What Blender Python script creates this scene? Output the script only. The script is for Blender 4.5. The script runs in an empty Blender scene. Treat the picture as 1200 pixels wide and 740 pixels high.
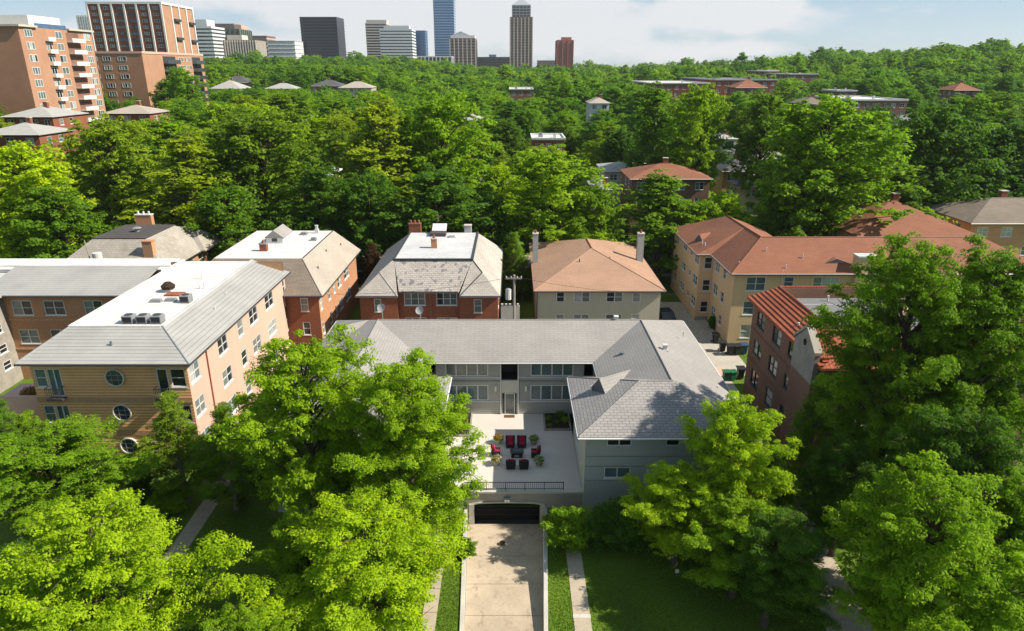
import bpy, math, random
import numpy as np
from mathutils import Vector, Matrix

# ------------------------------------------------------------------ camera, sky, sun, exposure
scene = bpy.context.scene
FPX = 805.0                      # focal length in photo pixels (1200 wide)
PITCH = math.atan(290 / 805.0)   # downward tilt of the drone camera
CAMZ = 32.5
cam_data = bpy.data.cameras.new('camera')
cam_data.sensor_width = 36.0
cam_data.lens = 36.0 * FPX / 1200.0
cam_data.clip_start = 0.5
cam_data.clip_end = 9000
cam = bpy.data.objects.new('camera', cam_data)
scene.collection.objects.link(cam)
cam.location = (0, 0, CAMZ)
cam.rotation_euler = (math.pi / 2 - PITCH, 0, 0)
scene.camera = cam

SUNV = Vector((1.0, -0.14, 0.89)).normalized()
SUN_EL = math.asin(SUNV.z)
SUN_AZ = math.atan2(SUNV.x, SUNV.y)
sun_data = bpy.data.lights.new('sun', 'SUN')
sun_data.energy = 4.3
sun_data.angle = math.radians(0.53)
sun_data.color = (1.0, 0.925, 0.78)
sun = bpy.data.objects.new('sun', sun_data)
scene.collection.objects.link(sun)
sun.rotation_euler = SUNV.to_track_quat('Z', 'Y').to_euler()
sun.location = (60, -10, 80)

world = bpy.data.worlds.new('World')
scene.world = world
world.use_nodes = True
wn, wl = world.node_tree.nodes, world.node_tree.links
wn.clear()
w_out = wn.new('ShaderNodeOutputWorld')
w_bg = wn.new('ShaderNodeBackground')
w_bg.inputs['Strength'].default_value = 0.105
w_sky = wn.new('ShaderNodeTexSky')
w_sky.sky_type = 'NISHITA'
w_sky.sun_disc = False
w_sky.sun_elevation = SUN_EL
w_sky.sun_rotation = SUN_AZ
w_sky.air_density = 0.85
w_sky.dust_density = 0.25
w_sky.ozone_density = 2.0
w_sky.altitude = 150
# broken cloud: noise in direction space, with cumulus banks where they stand above the skyline
w_tc = wn.new('ShaderNodeTexCoord')
w_sep = wn.new('ShaderNodeSeparateXYZ')
wl.new(w_tc.outputs['Generated'], w_sep.inputs[0])


def wmath(op, a, b=None, c=None, clamp=False):
    n = wn.new('ShaderNodeMath')
    n.operation = op
    n.use_clamp = clamp
    for i, v in enumerate((a, b, c)):
        if v is None:
            continue
        if isinstance(v, (int, float)):
            n.inputs[i].default_value = v
        else:
            wl.new(v, n.inputs[i])
    return n.outputs[0]


w_az = wmath('ARCTAN2', w_sep.outputs[0], w_sep.outputs[1])
w_el = wmath('ARCSINE', w_sep.outputs[2])
w_cmb = wn.new('ShaderNodeCombineXYZ')
wl.new(wmath('MULTIPLY', w_az, 1.0), w_cmb.inputs[0])
wl.new(wmath('MULTIPLY', w_el, 2.6), w_cmb.inputs[1])
w_n1 = wn.new('ShaderNodeTexNoise')
w_n1.inputs['Scale'].default_value = 7.0
w_n1.inputs['Detail'].default_value = 7
w_n1.inputs['Roughness'].default_value = 0.55
wl.new(w_cmb.outputs[0], w_n1.inputs['Vector'])
acc = None
for (px, py, sx, sy, amp) in ((430, 6, .27, .030, .50), (850, 16, .12, .026, .60), (880, 57, .05, .011, .42), (330, 62, .17, .026, .30),
                              (30, 52, .10, .02, .42), (640, 30, .09, .05, .3), (160, 60, .2, .02, .2), (770, 62, .12, .014, .3), (560, 40, .2, .05, .22), (705, 2, .03, .008, .4)):
    x = (px - 600) / FPX
    y = (370 - py) / FPX
    dx, dy, dz = x, math.cos(PITCH) + y * math.sin(PITCH), -math.sin(PITCH) + y * math.cos(PITCH)
    az, el = math.atan2(dx, dy), math.atan2(dz, math.hypot(dx, dy))
    da = wmath('MULTIPLY', wmath('SUBTRACT', w_az, az), 1 / sx)
    de = wmath('MULTIPLY', wmath('SUBTRACT', w_el, el), 1 / sy)
    r2 = wmath('ADD', wmath('MULTIPLY', da, da), wmath('MULTIPLY', de, de))
    g = wmath('MULTIPLY', wmath('POWER', 2.718, wmath('MULTIPLY', r2, -1.0)), amp)
    acc = g if acc is None else wmath('ADD', acc, g)
cl = wmath('ADD', wmath('MULTIPLY', w_n1.outputs['Fac'], 1.25), acc)
w_mr = wn.new('ShaderNodeMapRange')
w_mr.interpolation_type = 'SMOOTHSTEP'
w_mr.inputs['From Min'].default_value = 0.70
w_mr.inputs['From Max'].default_value = 1.0
wl.new(cl, w_mr.inputs['Value'])
w_mix = wn.new('ShaderNodeMix')
w_mix.data_type = 'RGBA'
wl.new(wmath('MULTIPLY', w_mr.outputs[0], 0.85), w_mix.inputs['Factor'])
w_tint = wn.new('ShaderNodeMix')
w_tint.data_type = 'RGBA'
w_tint.blend_type = 'MULTIPLY'
w_tint.inputs['Factor'].default_value = 1.0
w_tint.inputs[7].default_value = (.90, .88, .84, 1)
wl.new(w_sky.outputs[0], w_tint.inputs[6])
w_veil = wn.new('ShaderNodeMix')          # thin summer veil evening out the clear sky
w_veil.data_type = 'RGBA'
w_veil.inputs['Factor'].default_value = 0.74
w_veil.inputs[7].default_value = (1.66, 2.18, 2.72, 1)
wl.new(w_tint.outputs[2], w_veil.inputs[6])
wl.new(w_veil.outputs[2], w_mix.inputs[6])
w_mix.inputs[7].default_value = (3.95, 3.9, 3.95, 1)
wl.new(w_mix.outputs[2], w_bg.inputs['Color'])
wl.new(w_bg.outputs[0], w_out.inputs['Surface'])

vs = scene.view_settings
vs.view_transform = 'Standard'
vs.look = 'None'
vs.exposure = 1.06
vs.gamma = 1.0
vs.use_curve_mapping = False

# ------------------------------------------------------------------ picture measurements -> metres
SP, CP = math.sin(PITCH), math.cos(PITCH)


def ray(px, py):
    x, y = (px - 600) / FPX, (370 - py) / FPX
    return Vector((x, CP + y * SP, -SP + y * CP))


def on_z(px, py, z):
    r = ray(px, py)
    return r * ((z - CAMZ) / r.z) + Vector((0, 0, CAMZ))


def on_y(px, py, y):
    r = ray(px, py)
    return r * (y / r.y) + Vector((0, 0, CAMZ))


def to_px(x, y, z):
    z -= CAMZ
    d = y * CP - z * SP
    return (600 + FPX * x / d, 370 - FPX * (y * SP + z * CP) / d, d)


def sstep(a, b, x):
    t = min(1.0, max(0.0, (x - a) / (b - a)))
    return t * t * (3 - 2 * t)


def terrain(x, y):
    z = 4 * sstep(105, 230, y) + 11 * sstep(200, 1000, y)
    z += 11 * sstep(-40, -150, x) * sstep(100, 185, y)
    az = x / max(y, 1)
    z += 21 * sstep(.12, .62, az) * sstep(250, 640, y)
    return z


# ------------------------------------------------------------------ materials
MATS = {}


class NT:
    def __init__(self, name):
        self.m = bpy.data.materials.new(name)
        self.m.use_nodes = True
        self.n, self.l = self.m.node_tree.nodes, self.m.node_tree.links
        self.b = self.n['Principled BSDF']
        self.b.inputs['Specular IOR Level'].default_value = 0.3
        MATS[name] = self.m

    def node(self, t, **kw):
        n = self.n.new(t)
        for k, v in kw.items():
            setattr(n, k, v)
        return n

    def link(self, a, b):
        self.l.new(a, b)

    def noise(self, scale, detail=3, rough=.5, vec=None, sc3=None):
        n = self.node('ShaderNodeTexNoise')
        n.inputs['Scale'].default_value = scale
        n.inputs['Detail'].default_value = detail
        n.inputs['Roughness'].default_value = rough
        if vec is None:
            vec = self.node('ShaderNodeNewGeometry').outputs['Position']
        if sc3:
            mp = self.node('ShaderNodeMapping')
            mp.inputs['Scale'].default_value = sc3
            self.link(vec, mp.inputs[0])
            vec = mp.outputs[0]
        self.link(vec, n.inputs['Vector'])
        return n.outputs['Fac']

    def ramp(self, fac, stops):
        r = self.node('ShaderNodeValToRGB')
        e = r.color_ramp.elements
        while len(e) < len(stops):
            e.new(.5)
        for k, (p, c) in enumerate(stops):
            e[k].position = p
            e[k].color = (c, c, c, 1) if isinstance(c, (int, float)) else (*c, 1)
        self.link(fac, r.inputs[0])
        return r.outputs[0]

    def mul(self, col, fac_col, f=1.0):
        n = self.node('ShaderNodeMix', data_type='RGBA', blend_type='MULTIPLY')
        n.inputs['Factor'].default_value = f
        if isinstance(col, tuple):
            n.inputs[6].default_value = (*col, 1)
        else:
            self.link(col, n.inputs[6])
        if isinstance(fac_col, tuple):
            n.inputs[7].default_value = (*fac_col, 1)
        else:
            self.link(fac_col, n.inputs[7])
        return n.outputs[2]

    def mix(self, f, a, b):
        n = self.node('ShaderNodeMix', data_type='RGBA')
        if isinstance(f, (int, float)):
            n.inputs['Factor'].default_value = f
        else:
            self.link(f, n.inputs['Factor'])
        for i, v in ((6, a), (7, b)):
            if isinstance(v, tuple):
                n.inputs[i].default_value = (*v, 1)
            else:
                self.link(v, n.inputs[i])
        return n.outputs[2]

    def bump(self, h, strength=.4, dist=.02):
        n = self.node('ShaderNodeBump')
        n.inputs['Strength'].default_value = strength
        n.inputs['Distance'].default_value = dist
        self.link(h, n.inputs['Height'])
        self.link(n.outputs[0], self.b.inputs['Normal'])

    def out(self, col, rough=.8, metal=0, spec=.3):
        if isinstance(col, tuple):
            self.b.inputs['Base Color'].default_value = (*col, 1)
        else:
            self.link(col, self.b.inputs['Base Color'])
        self.b.inputs['Roughness'].default_value = rough
        self.b.inputs['Metallic'].default_value = metal
        self.b.inputs['Specular IOR Level'].default_value = spec
        return self.m


def plain(name, col, rough=.75, var=.18, scale=.8, fine=9.0, metal=0, spec=.3, streak=False):
    t = NT(name)
    a = t.ramp(t.noise(scale, 4, .6, sc3=(1, 1, .25) if streak else None), [(.25, 1 - var), (.75, 1 + var * .3)])
    b = t.ramp(t.noise(fine, 2), [(.2, 1 - var * .6), (.8, 1.0)])
    return t.out(t.mul(t.mul(col, a), b), rough, metal, spec)


def stained(name, col, rough=.7, *a):
    t = NT(name)
    c = t.mul(col, t.ramp(t.noise(.18, 6, .7), [(.35, .80), (.62, 1.0)]))
    c = t.mul(c, t.ramp(t.noise(1.6, 5, .7), [(.25, .84), (.6, 1.0)]))
    c = t.mix(t.ramp(t.noise(.5, 5, .75, sc3=(1, .35, 1)), [(.62, 0.0), (.74, .35)]), c, (.30, .26, .21))
    return t.out(c, rough)


def bricky(name, c1, c2, mortar, w=.24, h=.08, msize=.012, var=.22, bstr=.35, off=.5, rough=.85, big=.25, blotch=None, bdist=.012):
    """brick courses / shingle courses laid in the metre UVs of the face"""
    t = NT(name)
    uv = t.node('ShaderNodeUVMap').outputs[0]
    br = t.node('ShaderNodeTexBrick')
    br.offset = off
    br.inputs['Scale'].default_value = 1.0
    br.inputs['Color1'].default_value = (*c1, 1)
    br.inputs['Color2'].default_value = (*c2, 1)
    br.inputs['Mortar'].default_value = (*mortar, 1)
    br.inputs['Mortar Size'].default_value = msize
    br.inputs['Mortar Smooth'].default_value = .2
    br.inputs['Bias'].default_value = 0
    br.inputs['Brick Width'].default_value = w
    br.inputs['Row Height'].default_value = h
    t.link(uv, br.inputs['Vector'])
    col = br.outputs['Color']
    a = t.ramp(t.noise(big, 5, .62), [(.3, 1 - var), (.72, 1.06)])
    b = t.ramp(t.noise(5.0, 3), [(.2, 1 - var * .5), (.8, 1.04)])
    col = t.mul(t.mul(col, a), b)
    if blotch:
        bc, lo, hi, sc = blotch
        col = t.mix(t.ramp(t.noise(sc, 3, .5, sc3=(1, 1, 1)), [(lo, 0.0), (hi, 1.0)]), col, bc)
    inv = t.node('ShaderNodeMath', operation='SUBTRACT')
    inv.inputs[0].default_value = 1
    t.link(br.outputs['Fac'], inv.inputs[1])
    t.bump(inv.outputs[0], bstr, bdist)
    return t.out(col, rough)


def courses(name, col, line, pitch, duty=.12, var=.15, rough=.6, spec=.35, dist=.03):
    """lapped metal or siding courses: a dark joint every `pitch` metres up the face"""
    t = NT(name)
    uv = t.node('ShaderNodeSeparateXYZ')
    t.link(t.node('ShaderNodeUVMap').outputs[0], uv.inputs[0])
    m = t.node('ShaderNodeMath', operation='FRACT')
    d = t.node('ShaderNodeMath', operation='DIVIDE')
    d.inputs[1].default_value = pitch
    t.link(uv.outputs[1], d.inputs[0])
    t.link(d.outputs[0], m.inputs[0])
    f = t.ramp(m.outputs[0], [(0, 1.0), (duty, 1.0), (duty + .04, 0.0), (1.0, 0.0)])
    saw = t.ramp(m.outputs[0], [(0, 0.0), (duty, .0), (duty + .05, 1.0), (1.0, .35)])
    a = t.ramp(t.noise(.3, 5, .6), [(.3, 1 - var), (.7, 1.05)])
    b = t.ramp(t.noise(3, 4, .6, sc3=(1, 1, 1)), [(.2, 1 - var * .7), (.8, 1.0)])
    c = t.mul(t.mul(t.mix(f, col, line), a), b)
    t.bump(saw, .5, dist)
    return t.out(c, rough, 0, spec)


def glass(name, col, rough=.08, blind=None):
    t = NT(name)
    v = t.ramp(t.noise(.7, 2), [(.3, .75), (.7, 1.25)])
    c = t.mul(col, v)
    t.out(c, rough, 0, .6)
    return t.m


plain('trim_white', (.62, .62, .60), .5, .1)
plain('trim_cream', (.55, .52, .44), .6, .12)
plain('trim_dark', (.045, .05, .055), .5, .2)
plain('metal_grey', (.30, .31, .32), .45, .2, metal=.3)
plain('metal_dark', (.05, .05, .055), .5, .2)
plain('vent_white', (.55, .55, .53), .5, .15)
plain('rust_red', (.30, .10, .06), .8, .3)
plain('dish_grey', (.33, .33, .33), .4, .1)
plain('plastic_black', (.022, .023, .026), .45, .2)
plain('plastic_blue', (.03, .07, .15), .45, .2)
plain('plastic_green', (.015, .12, .05), .45, .2)
plain('wicker', (.022, .018, .016), .7, .3, fine=30)
plain('cushion', (.30, .006, .042), .8, .12, fine=14)
plain('lamp_glass', (.75, .68, .5), .3, .05)
plain('coir_mat', (.14, .07, .03), .95, .3, fine=30)
plain('soil', (.035, .024, .016), .95, .4, 2.5)
plain('bark', (.10, .075, .055), .95, .4, 3)
plain('bark_pale', (.24, .20, .16), .95, .35, 3)
plain('petal_rust', (.33, .14, .03), .8, .35, 6)
plain('petal_pink', (.42, .05, .11), .8, .4, 6)
plain('petal_white', (.6, .55, .45), .8, .3, 6)
plain('wood_pole', (.33, .29, .25), .9, .25, 2)
plain('pavement', (.40, .36, .31), .9, .16, .35, 6)
plain('pink_pavement', (.52, .34, .27), .9, .12, .5, 6)
plain('asphalt', (.055, .055, .055), .9, .25, .3, 7)
plain('patio_concrete', (.52, .47, .43), .85, .10, .35, 5)
plain('wall_concrete', (.36, .33, .29), .9, .2, .5, 5, streak=True)
plain('kerb_concrete', (.50, .47, .42), .9, .22, .6, 6)
plain('stucco_tan', (.60, .42, .245), .9, .12, .35, 7, streak=True)
plain('stucco_peach', (.56, .35, .275), .9, .08, .3, 6, streak=True)
plain('stucco_beige', (.46, .42, .34), .9, .12, .3, 6, streak=True)
plain('stucco_greygreen', (.42, .43, .39), .85, .08, .3, 6)
plain('stucco_grey', (.36, .375, .36), .85, .07, .3, 6)
plain('stone_base', (.32, .29, .25), .9, .3, 1.2, 6)
stained('membrane_white', (.66, .63, .60), .7, .12, .22, 4)
stained('membrane_pale', (.50, .50, .51), .7, .12, .25, 4)
plain('membrane_dark', (.075, .066, .066), .8, .25, .3, 4)
plain('membrane_grey', (.175, .175, .185), .85, .22, .25, 3)
plain('car_dark', (.02, .022, .03), .25, .1, spec=.5)
plain('car_silver', (.35, .36, .38), .3, .1, spec=.5)
plain('tyre', (.015, .015, .015), .8, .2)
bricky('brick_red', (.22, .062, .030), (.29, .088, .044), (.22, .11, .07), var=.22)
bricky('brick_orange', (.50, .245, .125), (.42, .19, .095), (.36, .22, .14), var=.18)
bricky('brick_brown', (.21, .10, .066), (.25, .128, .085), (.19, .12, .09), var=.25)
bricky('brick_tan', (.56, .32, .165), (.49, .26, .13), (.38, .25, .16), var=.18)
bricky('shingle_grey', (.295, .278, .27), (.25, .235, .23), (.175, .166, .166), w=.55, h=.27, msize=.032, var=.14, bstr=.5, bdist=.02)
bricky('shingle_grey_fine', (.285, .268, .258), (.265, .248, .238), (.215, .202, .195), w=.9, h=.26, msize=.028, var=.14, bstr=.35, bdist=.015)
bricky('shingle_tan', (.37, .225, .152), (.335, .20, .135), (.27, .16, .108), w=.9, h=.2, msize=.016, var=.16, bstr=.3)
bricky('shingle_terracotta', (.255, .105, .060), (.225, .088, .050), (.165, .066, .040), w=.9, h=.2, msize=.018, var=.2, bstr=.3)
bricky('shingle_dark', (.10, .10, .11), (.08, .08, .088), (.045, .045, .05), w=.9, h=.22, msize=.02, var=.2)
bricky('shingle_brown', (.22, .175, .14), (.18, .145, .115), (.11, .09, .07), w=.9, h=.22, msize=.02, var=.2)
bricky('shingle_beige', (.37, .32, .275), (.345, .295, .25), (.25, .215, .18), w=.9, h=.22, msize=.018, var=.15)
bricky('slate_pale', (.42, .385, .35), (.37, .335, .30), (.24, .22, .20), w=.5, h=.27, msize=.02, var=.18)
bricky('slate_patched', (.44, .40, .365), (.37, .335, .30), (.22, .20, .19), w=.5, h=.27, msize=.025, var=.18, blotch=((.17, .16, .17), .57, .60, 1.5))
bricky('slate_weathered', (.37, .335, .295), (.32, .29, .25), (.21, .19, .165), w=.55, h=.3, msize=.022, var=.22, blotch=((.25, .21, .17), .58, .66, .7))
bricky('brick_far', (.40, .20, .115), (.35, .165, .095), (.36, .24, .17), var=.15)
bricky('pantile', (.35, .098, .046), (.29, .078, .037), (.16, .045, .025), w=.30, h=3.0, msize=.035, var=.22, bstr=.7, off=0.0, bdist=.03)
courses('metal_courses', (.335, .325, .31), (.20, .195, .19), .46, .12, dist=.045)
courses('siding_grey', (.36, .355, .33), (.23, .23, .215), .22, .08, dist=.01, rough=.7)
courses('brick_ribbed', (.78, .435, .195), (.53, .275, .12), .27, .30, var=.16, rough=.85, dist=.04)
plain('gablet_shade_blue', (.085, .105, .125), .6, .15)  # bluish dark tone puts the shade on gablet faces into the colour
plain('roof_grey', (.34, .33, .315), .8, .16)
glass('glass_dark', (.018, .022, .026))
glass('glass_teal', (.085, .125, .13))
glass('glass_blind', (.33, .345, .33), .25)
glass('glass_grey', (.15, .165, .155), .15)
glass('glass_blue', (.05, .10, .19), .06)
glass('glass_smoke', (.035, .040, .052), .1)
plain('void_dark', (.008, .008, .009), .9, .1)  # near-black colour standing in for the dark inside openings

# driveway concrete: weathered, with noise patches for damp stains and painted dappled shade
t = NT('driveway_concrete')
col = t.mul((.47, .38, .285), t.ramp(t.noise(.35, 6, .65), [(.28, .72), (.7, 1.06)]))
col = t.mul(col, t.ramp(t.noise(6, 4), [(.2, .82), (.8, 1.04)]))
col = t.mix(t.ramp(t.noise(1.4, 5, .7, sc3=(1, .6, 1)), [(.55, 0.0), (.70, .65)]), col, (.17, .13, .095))
t.bump(t.noise(14, 4), .25, .01)
t.out(col, .88)

t = NT('path_concrete')
col = t.mul((.42, .35, .27), t.ramp(t.noise(.5, 6, .65), [(.28, .74), (.7, 1.05)]))
col = t.mul(col, t.ramp(t.noise(8, 4), [(.2, .85), (.8, 1.03)]))
t.bump(t.noise(14, 4), .25, .01)
t.out(col, .88)

# grass with blade-scale relief
t = NT('grass')
col = t.ramp(t.noise(.22, 5, .6), [(.3, (.075, .135, .012)), (.55, (.115, .19, .018)), (.75, (.165, .215, .032))])
col = t.mul(col, t.ramp(t.noise(5.5, 6, .75), [(.25, .45), (.75, 1.25)]))
t.bump(t.noise(11, 6, .8), .9, .10)
t.out(col, .9, 0, .15)


def leaf_material(name, trans=.45, lo=(.84, .90, 1.0), hi=(1.18, 1.12, .95)):
    """colour comes from the tree (object colour), leaf-to-leaf tone and a per-tree shift"""
    t = NT(name)
    oi = t.node('ShaderNodeObjectInfo')
    at = t.node('ShaderNodeAttribute')
    at.attribute_name = 'tone'
    tone = t.ramp(at.outputs['Fac'], [(0, (.60, .68, .7)), (.5, (1, 1, 1)), (1.0, (1.28, 1.22, 1.0))])
    rnd = t.ramp(oi.outputs['Random'], [(0, lo), (.45, (1, 1, 1)), (1.0, hi)])
    col = t.mul(t.mul(oi.outputs['Color'], tone), rnd)
    t.out(col, .55, 0, .10)
    tr = t.node('ShaderNodeBsdfTranslucent')
    t.link(t.mul(col, (1.4, 1.6, .6)), tr.inputs['Color'])
    mx = t.node('ShaderNodeMixShader')
    mx.inputs[0].default_value = trans
    t.link(t.b.outputs[0], mx.inputs[1])
    t.link(tr.outputs[0], mx.inputs[2])
    t.link(mx.outputs[0], t.n['Material Output'].inputs['Surface'])
    return t.m


leaf_material('leaf')
leaf_material('leaf_wood', .45, (.55, .68, .95), (1.42, 1.22, .85))

# ------------------------------------------------------------------ mesh helpers
COL = scene.collection


class MB:
    def __init__(self):
        self.v, self.f = [], []

    def poly(self, pts):
        b = len(self.v)
        self.v += [tuple(p) for p in pts]
        self.f.append(tuple(range(b, b + len(pts))))
        return self

    def box(self, x0, x1, y0, y1, z0, z1):
        b = len(self.v)
        self.v += [(x, y, z) for z in (z0, z1) for y in (y0, y1) for x in (x0, x1)]
        self.f += [tuple(b + i for i in q) for q in ((0, 2, 3, 1), (4, 5, 7, 6), (0, 1, 5, 4), (1, 3, 7, 5), (3, 2, 6, 7), (2, 0, 4, 6))]
        return self

    def prism(self, pts, vec):
        """closed solid: polygon pts swept along vec"""
        n, b = len(pts), len(self.v)
        v = Vector(vec)
        self.v += [tuple(p) for p in pts] + [tuple(Vector(p) + v) for p in pts]
        self.f.append(tuple(b + i for i in reversed(range(n))))
        self.f.append(tuple(b + n + i for i in range(n)))
        for i in range(n):
            j = (i + 1) % n
            self.f.append((b + i, b + j, b + n + j, b + n + i))
        return self

    def tube(self, pts, radii, n=8, cap=True):
        pts = [Vector(p) for p in pts]
        b = len(self.v)
        for k, p in enumerate(pts):
            d = (pts[min(k + 1, len(pts) - 1)] - pts[max(k - 1, 0)]).normalized()
            a = d.orthogonal().normalized() if abs(d.z) < .9 else Vector((1, 0, 0))
            a = (a - d * a.dot(d)).normalized()
            c = d.cross(a)
            for i in range(n):
                t_ = 2 * math.pi * i / n
                self.v.append(tuple(p + (a * math.cos(t_) + c * math.sin(t_)) * radii[k]))
        for k in range(len(pts) - 1):
            for i in range(n):
                j = (i + 1) % n
                self.f.append((b + k * n + i, b + k * n + j, b + (k + 1) * n + j, b + (k + 1) * n + i))
        if cap:
            self.f.append(tuple(b + i for i in reversed(range(n))))
            e = b + (len(pts) - 1) * n
            self.f.append(tuple(e + i for i in range(n)))
        return self

    def cyl(self, x, y, z0, z1, r, n=12, r1=None):
        return self.tube([(x, y, z0), (x, y, z1)], [r, r if r1 is None else r1], n)

    def mesh(self, name, off=(0, 0, 0), uv=True):
        o = Vector(off)
        me = bpy.data.meshes.new(name)
        me.from_pydata([tuple(Vector(p) - o) for p in self.v], [], self.f)
        if uv:
            lay = me.uv_layers.new(name='UVMap')
            for p in me.polygons:
                nrm = p.normal
                if abs(nrm.z) > .995:
                    u, w = Vector((1, 0, 0)), Vector((0, 1, 0))
                else:
                    u = Vector((0, 0, 1)).cross(nrm).normalized()
                    w = nrm.cross(u)
                for li in p.loop_indices:
                    co = me.vertices[me.loops[li].vertex_index].co + o
                    lay.data[li].uv = (co.dot(u), co.dot(w))
        return me


def link(name, me, mat=None, parent=None, loc=(0, 0, 0), rz=0.0):
    o = bpy.data.objects.new(name, me)
    COL.objects.link(o)
    o.location = loc
    if rz:
        o.rotation_euler = (0, 0, rz)
    if parent is not None:
        o.parent = parent
    if mat is not None and me is not None and len(me.materials) == 0:
        me.materials.append(MATS[mat])
    return o


def tag(o, label, cat, group=None):
    o['label'] = label
    o['category'] = cat
    if group:
        o['group'] = group
    return o


def thing(name, label, cat, loc, group=None, rz=0.0):
    o = bpy.data.objects.new(name, None)
    o.empty_display_size = .5
    COL.objects.link(o)
    o.location = loc
    o.rotation_euler = (0, 0, rz)
    return tag(o, label, cat, group)


def structure(name, mb, mat, parent=None):
    o = link(name, mb.mesh(name), mat, parent)
    if parent is None:
        o['kind'] = 'structure'
    return o


def wpos(o):
    p = Vector((0, 0, 0))
    while o is not None:
        p = p + Vector(o.location)
        o = o.parent
    return p


def part(root, name, mb, mat):
    """a part given in world metres under an unrotated thing or part"""
    return link(name, mb.mesh(name, wpos(root)), mat, root)


MC = {}


def shared(key, fn):
    if key not in MC:
        MC[key] = fn()
    return MC[key]


def copy_tree(o, parent=None):
    c = o.copy()
    COL.objects.link(c)
    c.parent = parent
    for ch in list(o.children):
        copy_tree(ch, c)
    return c


RW = random.Random(5)
PANES = ('glass_dark', 'glass_dark', 'glass_teal', 'glass_grey', 'glass_dark', 'glass_blind')


def window(root, pos, ang, w, h, cols=1, rail=True, frame='trim_white', panes=PANES, sill=True, fw=.07):
    """pos: lower left corner seen from outside; the frame stands in the opening, panes set back"""
    w, h = round(w, 2), round(h, 2)

    def mk_frame():
        m = MB()
        m.box(0, fw, -.03, .10, 0, h).box(w - fw, w, -.03, .10, 0, h)
        m.box(fw, w - fw, -.03, .10, 0, fw).box(fw, w - fw, -.03, .10, h - fw, h)
        for k in range(1, cols):
            x = w * k / cols
            m.box(x - fw * .6, x + fw * .6, -.025, .10, fw, h - fw)
        return m.mesh('window_frame')
    fr = link('window', shared(('wf', w, h, cols, frame, fw), mk_frame), frame, root, Vector(pos) - wpos(root), ang)
    pw = w / cols

    def mk_pane():
        m = MB()
        m.box(fw * .5, pw - fw * .5, .05, .08, fw * .5, h - fw * .5)
        return m.mesh('window_pane')

    def mk_rail():
        m = MB()
        m.box(fw * .6, pw - fw * .6, .0, .05, h * .5 - .025, h * .5 + .025)
        return m.mesh('meeting_rail')
    base = RW.choice(panes)
    for k in range(cols):
        pm = base if RW.random() < .6 else RW.choice(panes)
        link('pane', shared(('wp', round(pw, 3), h, pm, fw), mk_pane), pm, fr, (pw * k, 0, 0))
        if rail:
            link('meeting_rail', shared(('wr', round(pw, 3), h, frame), mk_rail), frame, fr, (pw * k, 0, 0))
    if sill:
        def mk_sill():
            return MB().box(-.08, w + .08, -.09, .02, -.09, 0).mesh('sill')
        link('sill', shared(('ws', w, frame), mk_sill), frame, fr)
    return fr


def wall(root, A, B, z0, z1, mat, wins=(), name='wall', depth=.14, **kw):
    """facade from A to B (left to right seen from outside); wins: (a0, a1, z0, z1[, cols[, options]]) with a = X or Y in metres"""
    A, B = Vector(A), Vector(B)
    L = (B - A).length
    u = (B - A) / L
    nrm = Vector((u.y, -u.x))
    ang = math.atan2(u.y, u.x)
    axis = 0 if abs(u.x) > abs(u.y) else 1
    ops = []
    for w in wins:
        a = sorted(((w[0] - A[axis]) / u[axis], (w[1] - A[axis]) / u[axis]))
        ops.append((a[0], a[1], w[2], w[3], w[4] if len(w) > 4 else 1, w[5] if len(w) > 5 else {}))
    us = sorted({0.0, L} | {o[0] for o in ops} | {o[1] for o in ops})
    zs = sorted({z0, z1} | {o[2] for o in ops} | {o[3] for o in ops})
    us = [x for x in us if -1e-6 <= x <= L + 1e-6]
    zs = [x for x in zs if z0 - 1e-6 <= x <= z1 + 1e-6]
    m = MB()

    def P(uu, zz, dd=0.0):
        p = A + u * uu - nrm * dd
        return (p.x, p.y, zz)
    for i in range(len(us) - 1):
        for j in range(len(zs) - 1):
            cu, cz = (us[i] + us[i + 1]) / 2, (zs[j] + zs[j + 1]) / 2
            if any(o[0] < cu < o[1] and o[2] < cz < o[3] for o in ops):
                continue
            m.poly([P(us[i], zs[j]), P(us[i + 1], zs[j]), P(us[i + 1], zs[j + 1]), P(us[i], zs[j + 1])])
    for (a, b, c, d, _, _) in ops:
        m.poly([P(a, c), P(a, d), P(a, d, depth), P(a, c, depth)])
        m.poly([P(b, d), P(b, c), P(b, c, depth), P(b, d, depth)])
        m.poly([P(a, d), P(b, d), P(b, d, depth), P(a, d, depth)])
        m.poly([P(b, c), P(a, c), P(a, c, depth), P(b, c, depth)])
    # a real thickness: back skin
    if not any(o[5].get('void') for o in ops):
        m.poly([P(L, z0, depth + .12), P(0, z0, depth + .12), P(0, z1, depth + .12), P(L, z1, depth + .12)])
    o = part(root, name, m, mat)
    for (a, b, c, d, cols, opt) in ops:
        k2 = dict(kw)
        k2.update(opt)
        if k2.pop('void', False):
            continue
        window(root, P(a + .004, c + .004, .05), ang, b - a - .008, d - c - .008, cols, **k2)
    return o


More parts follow.
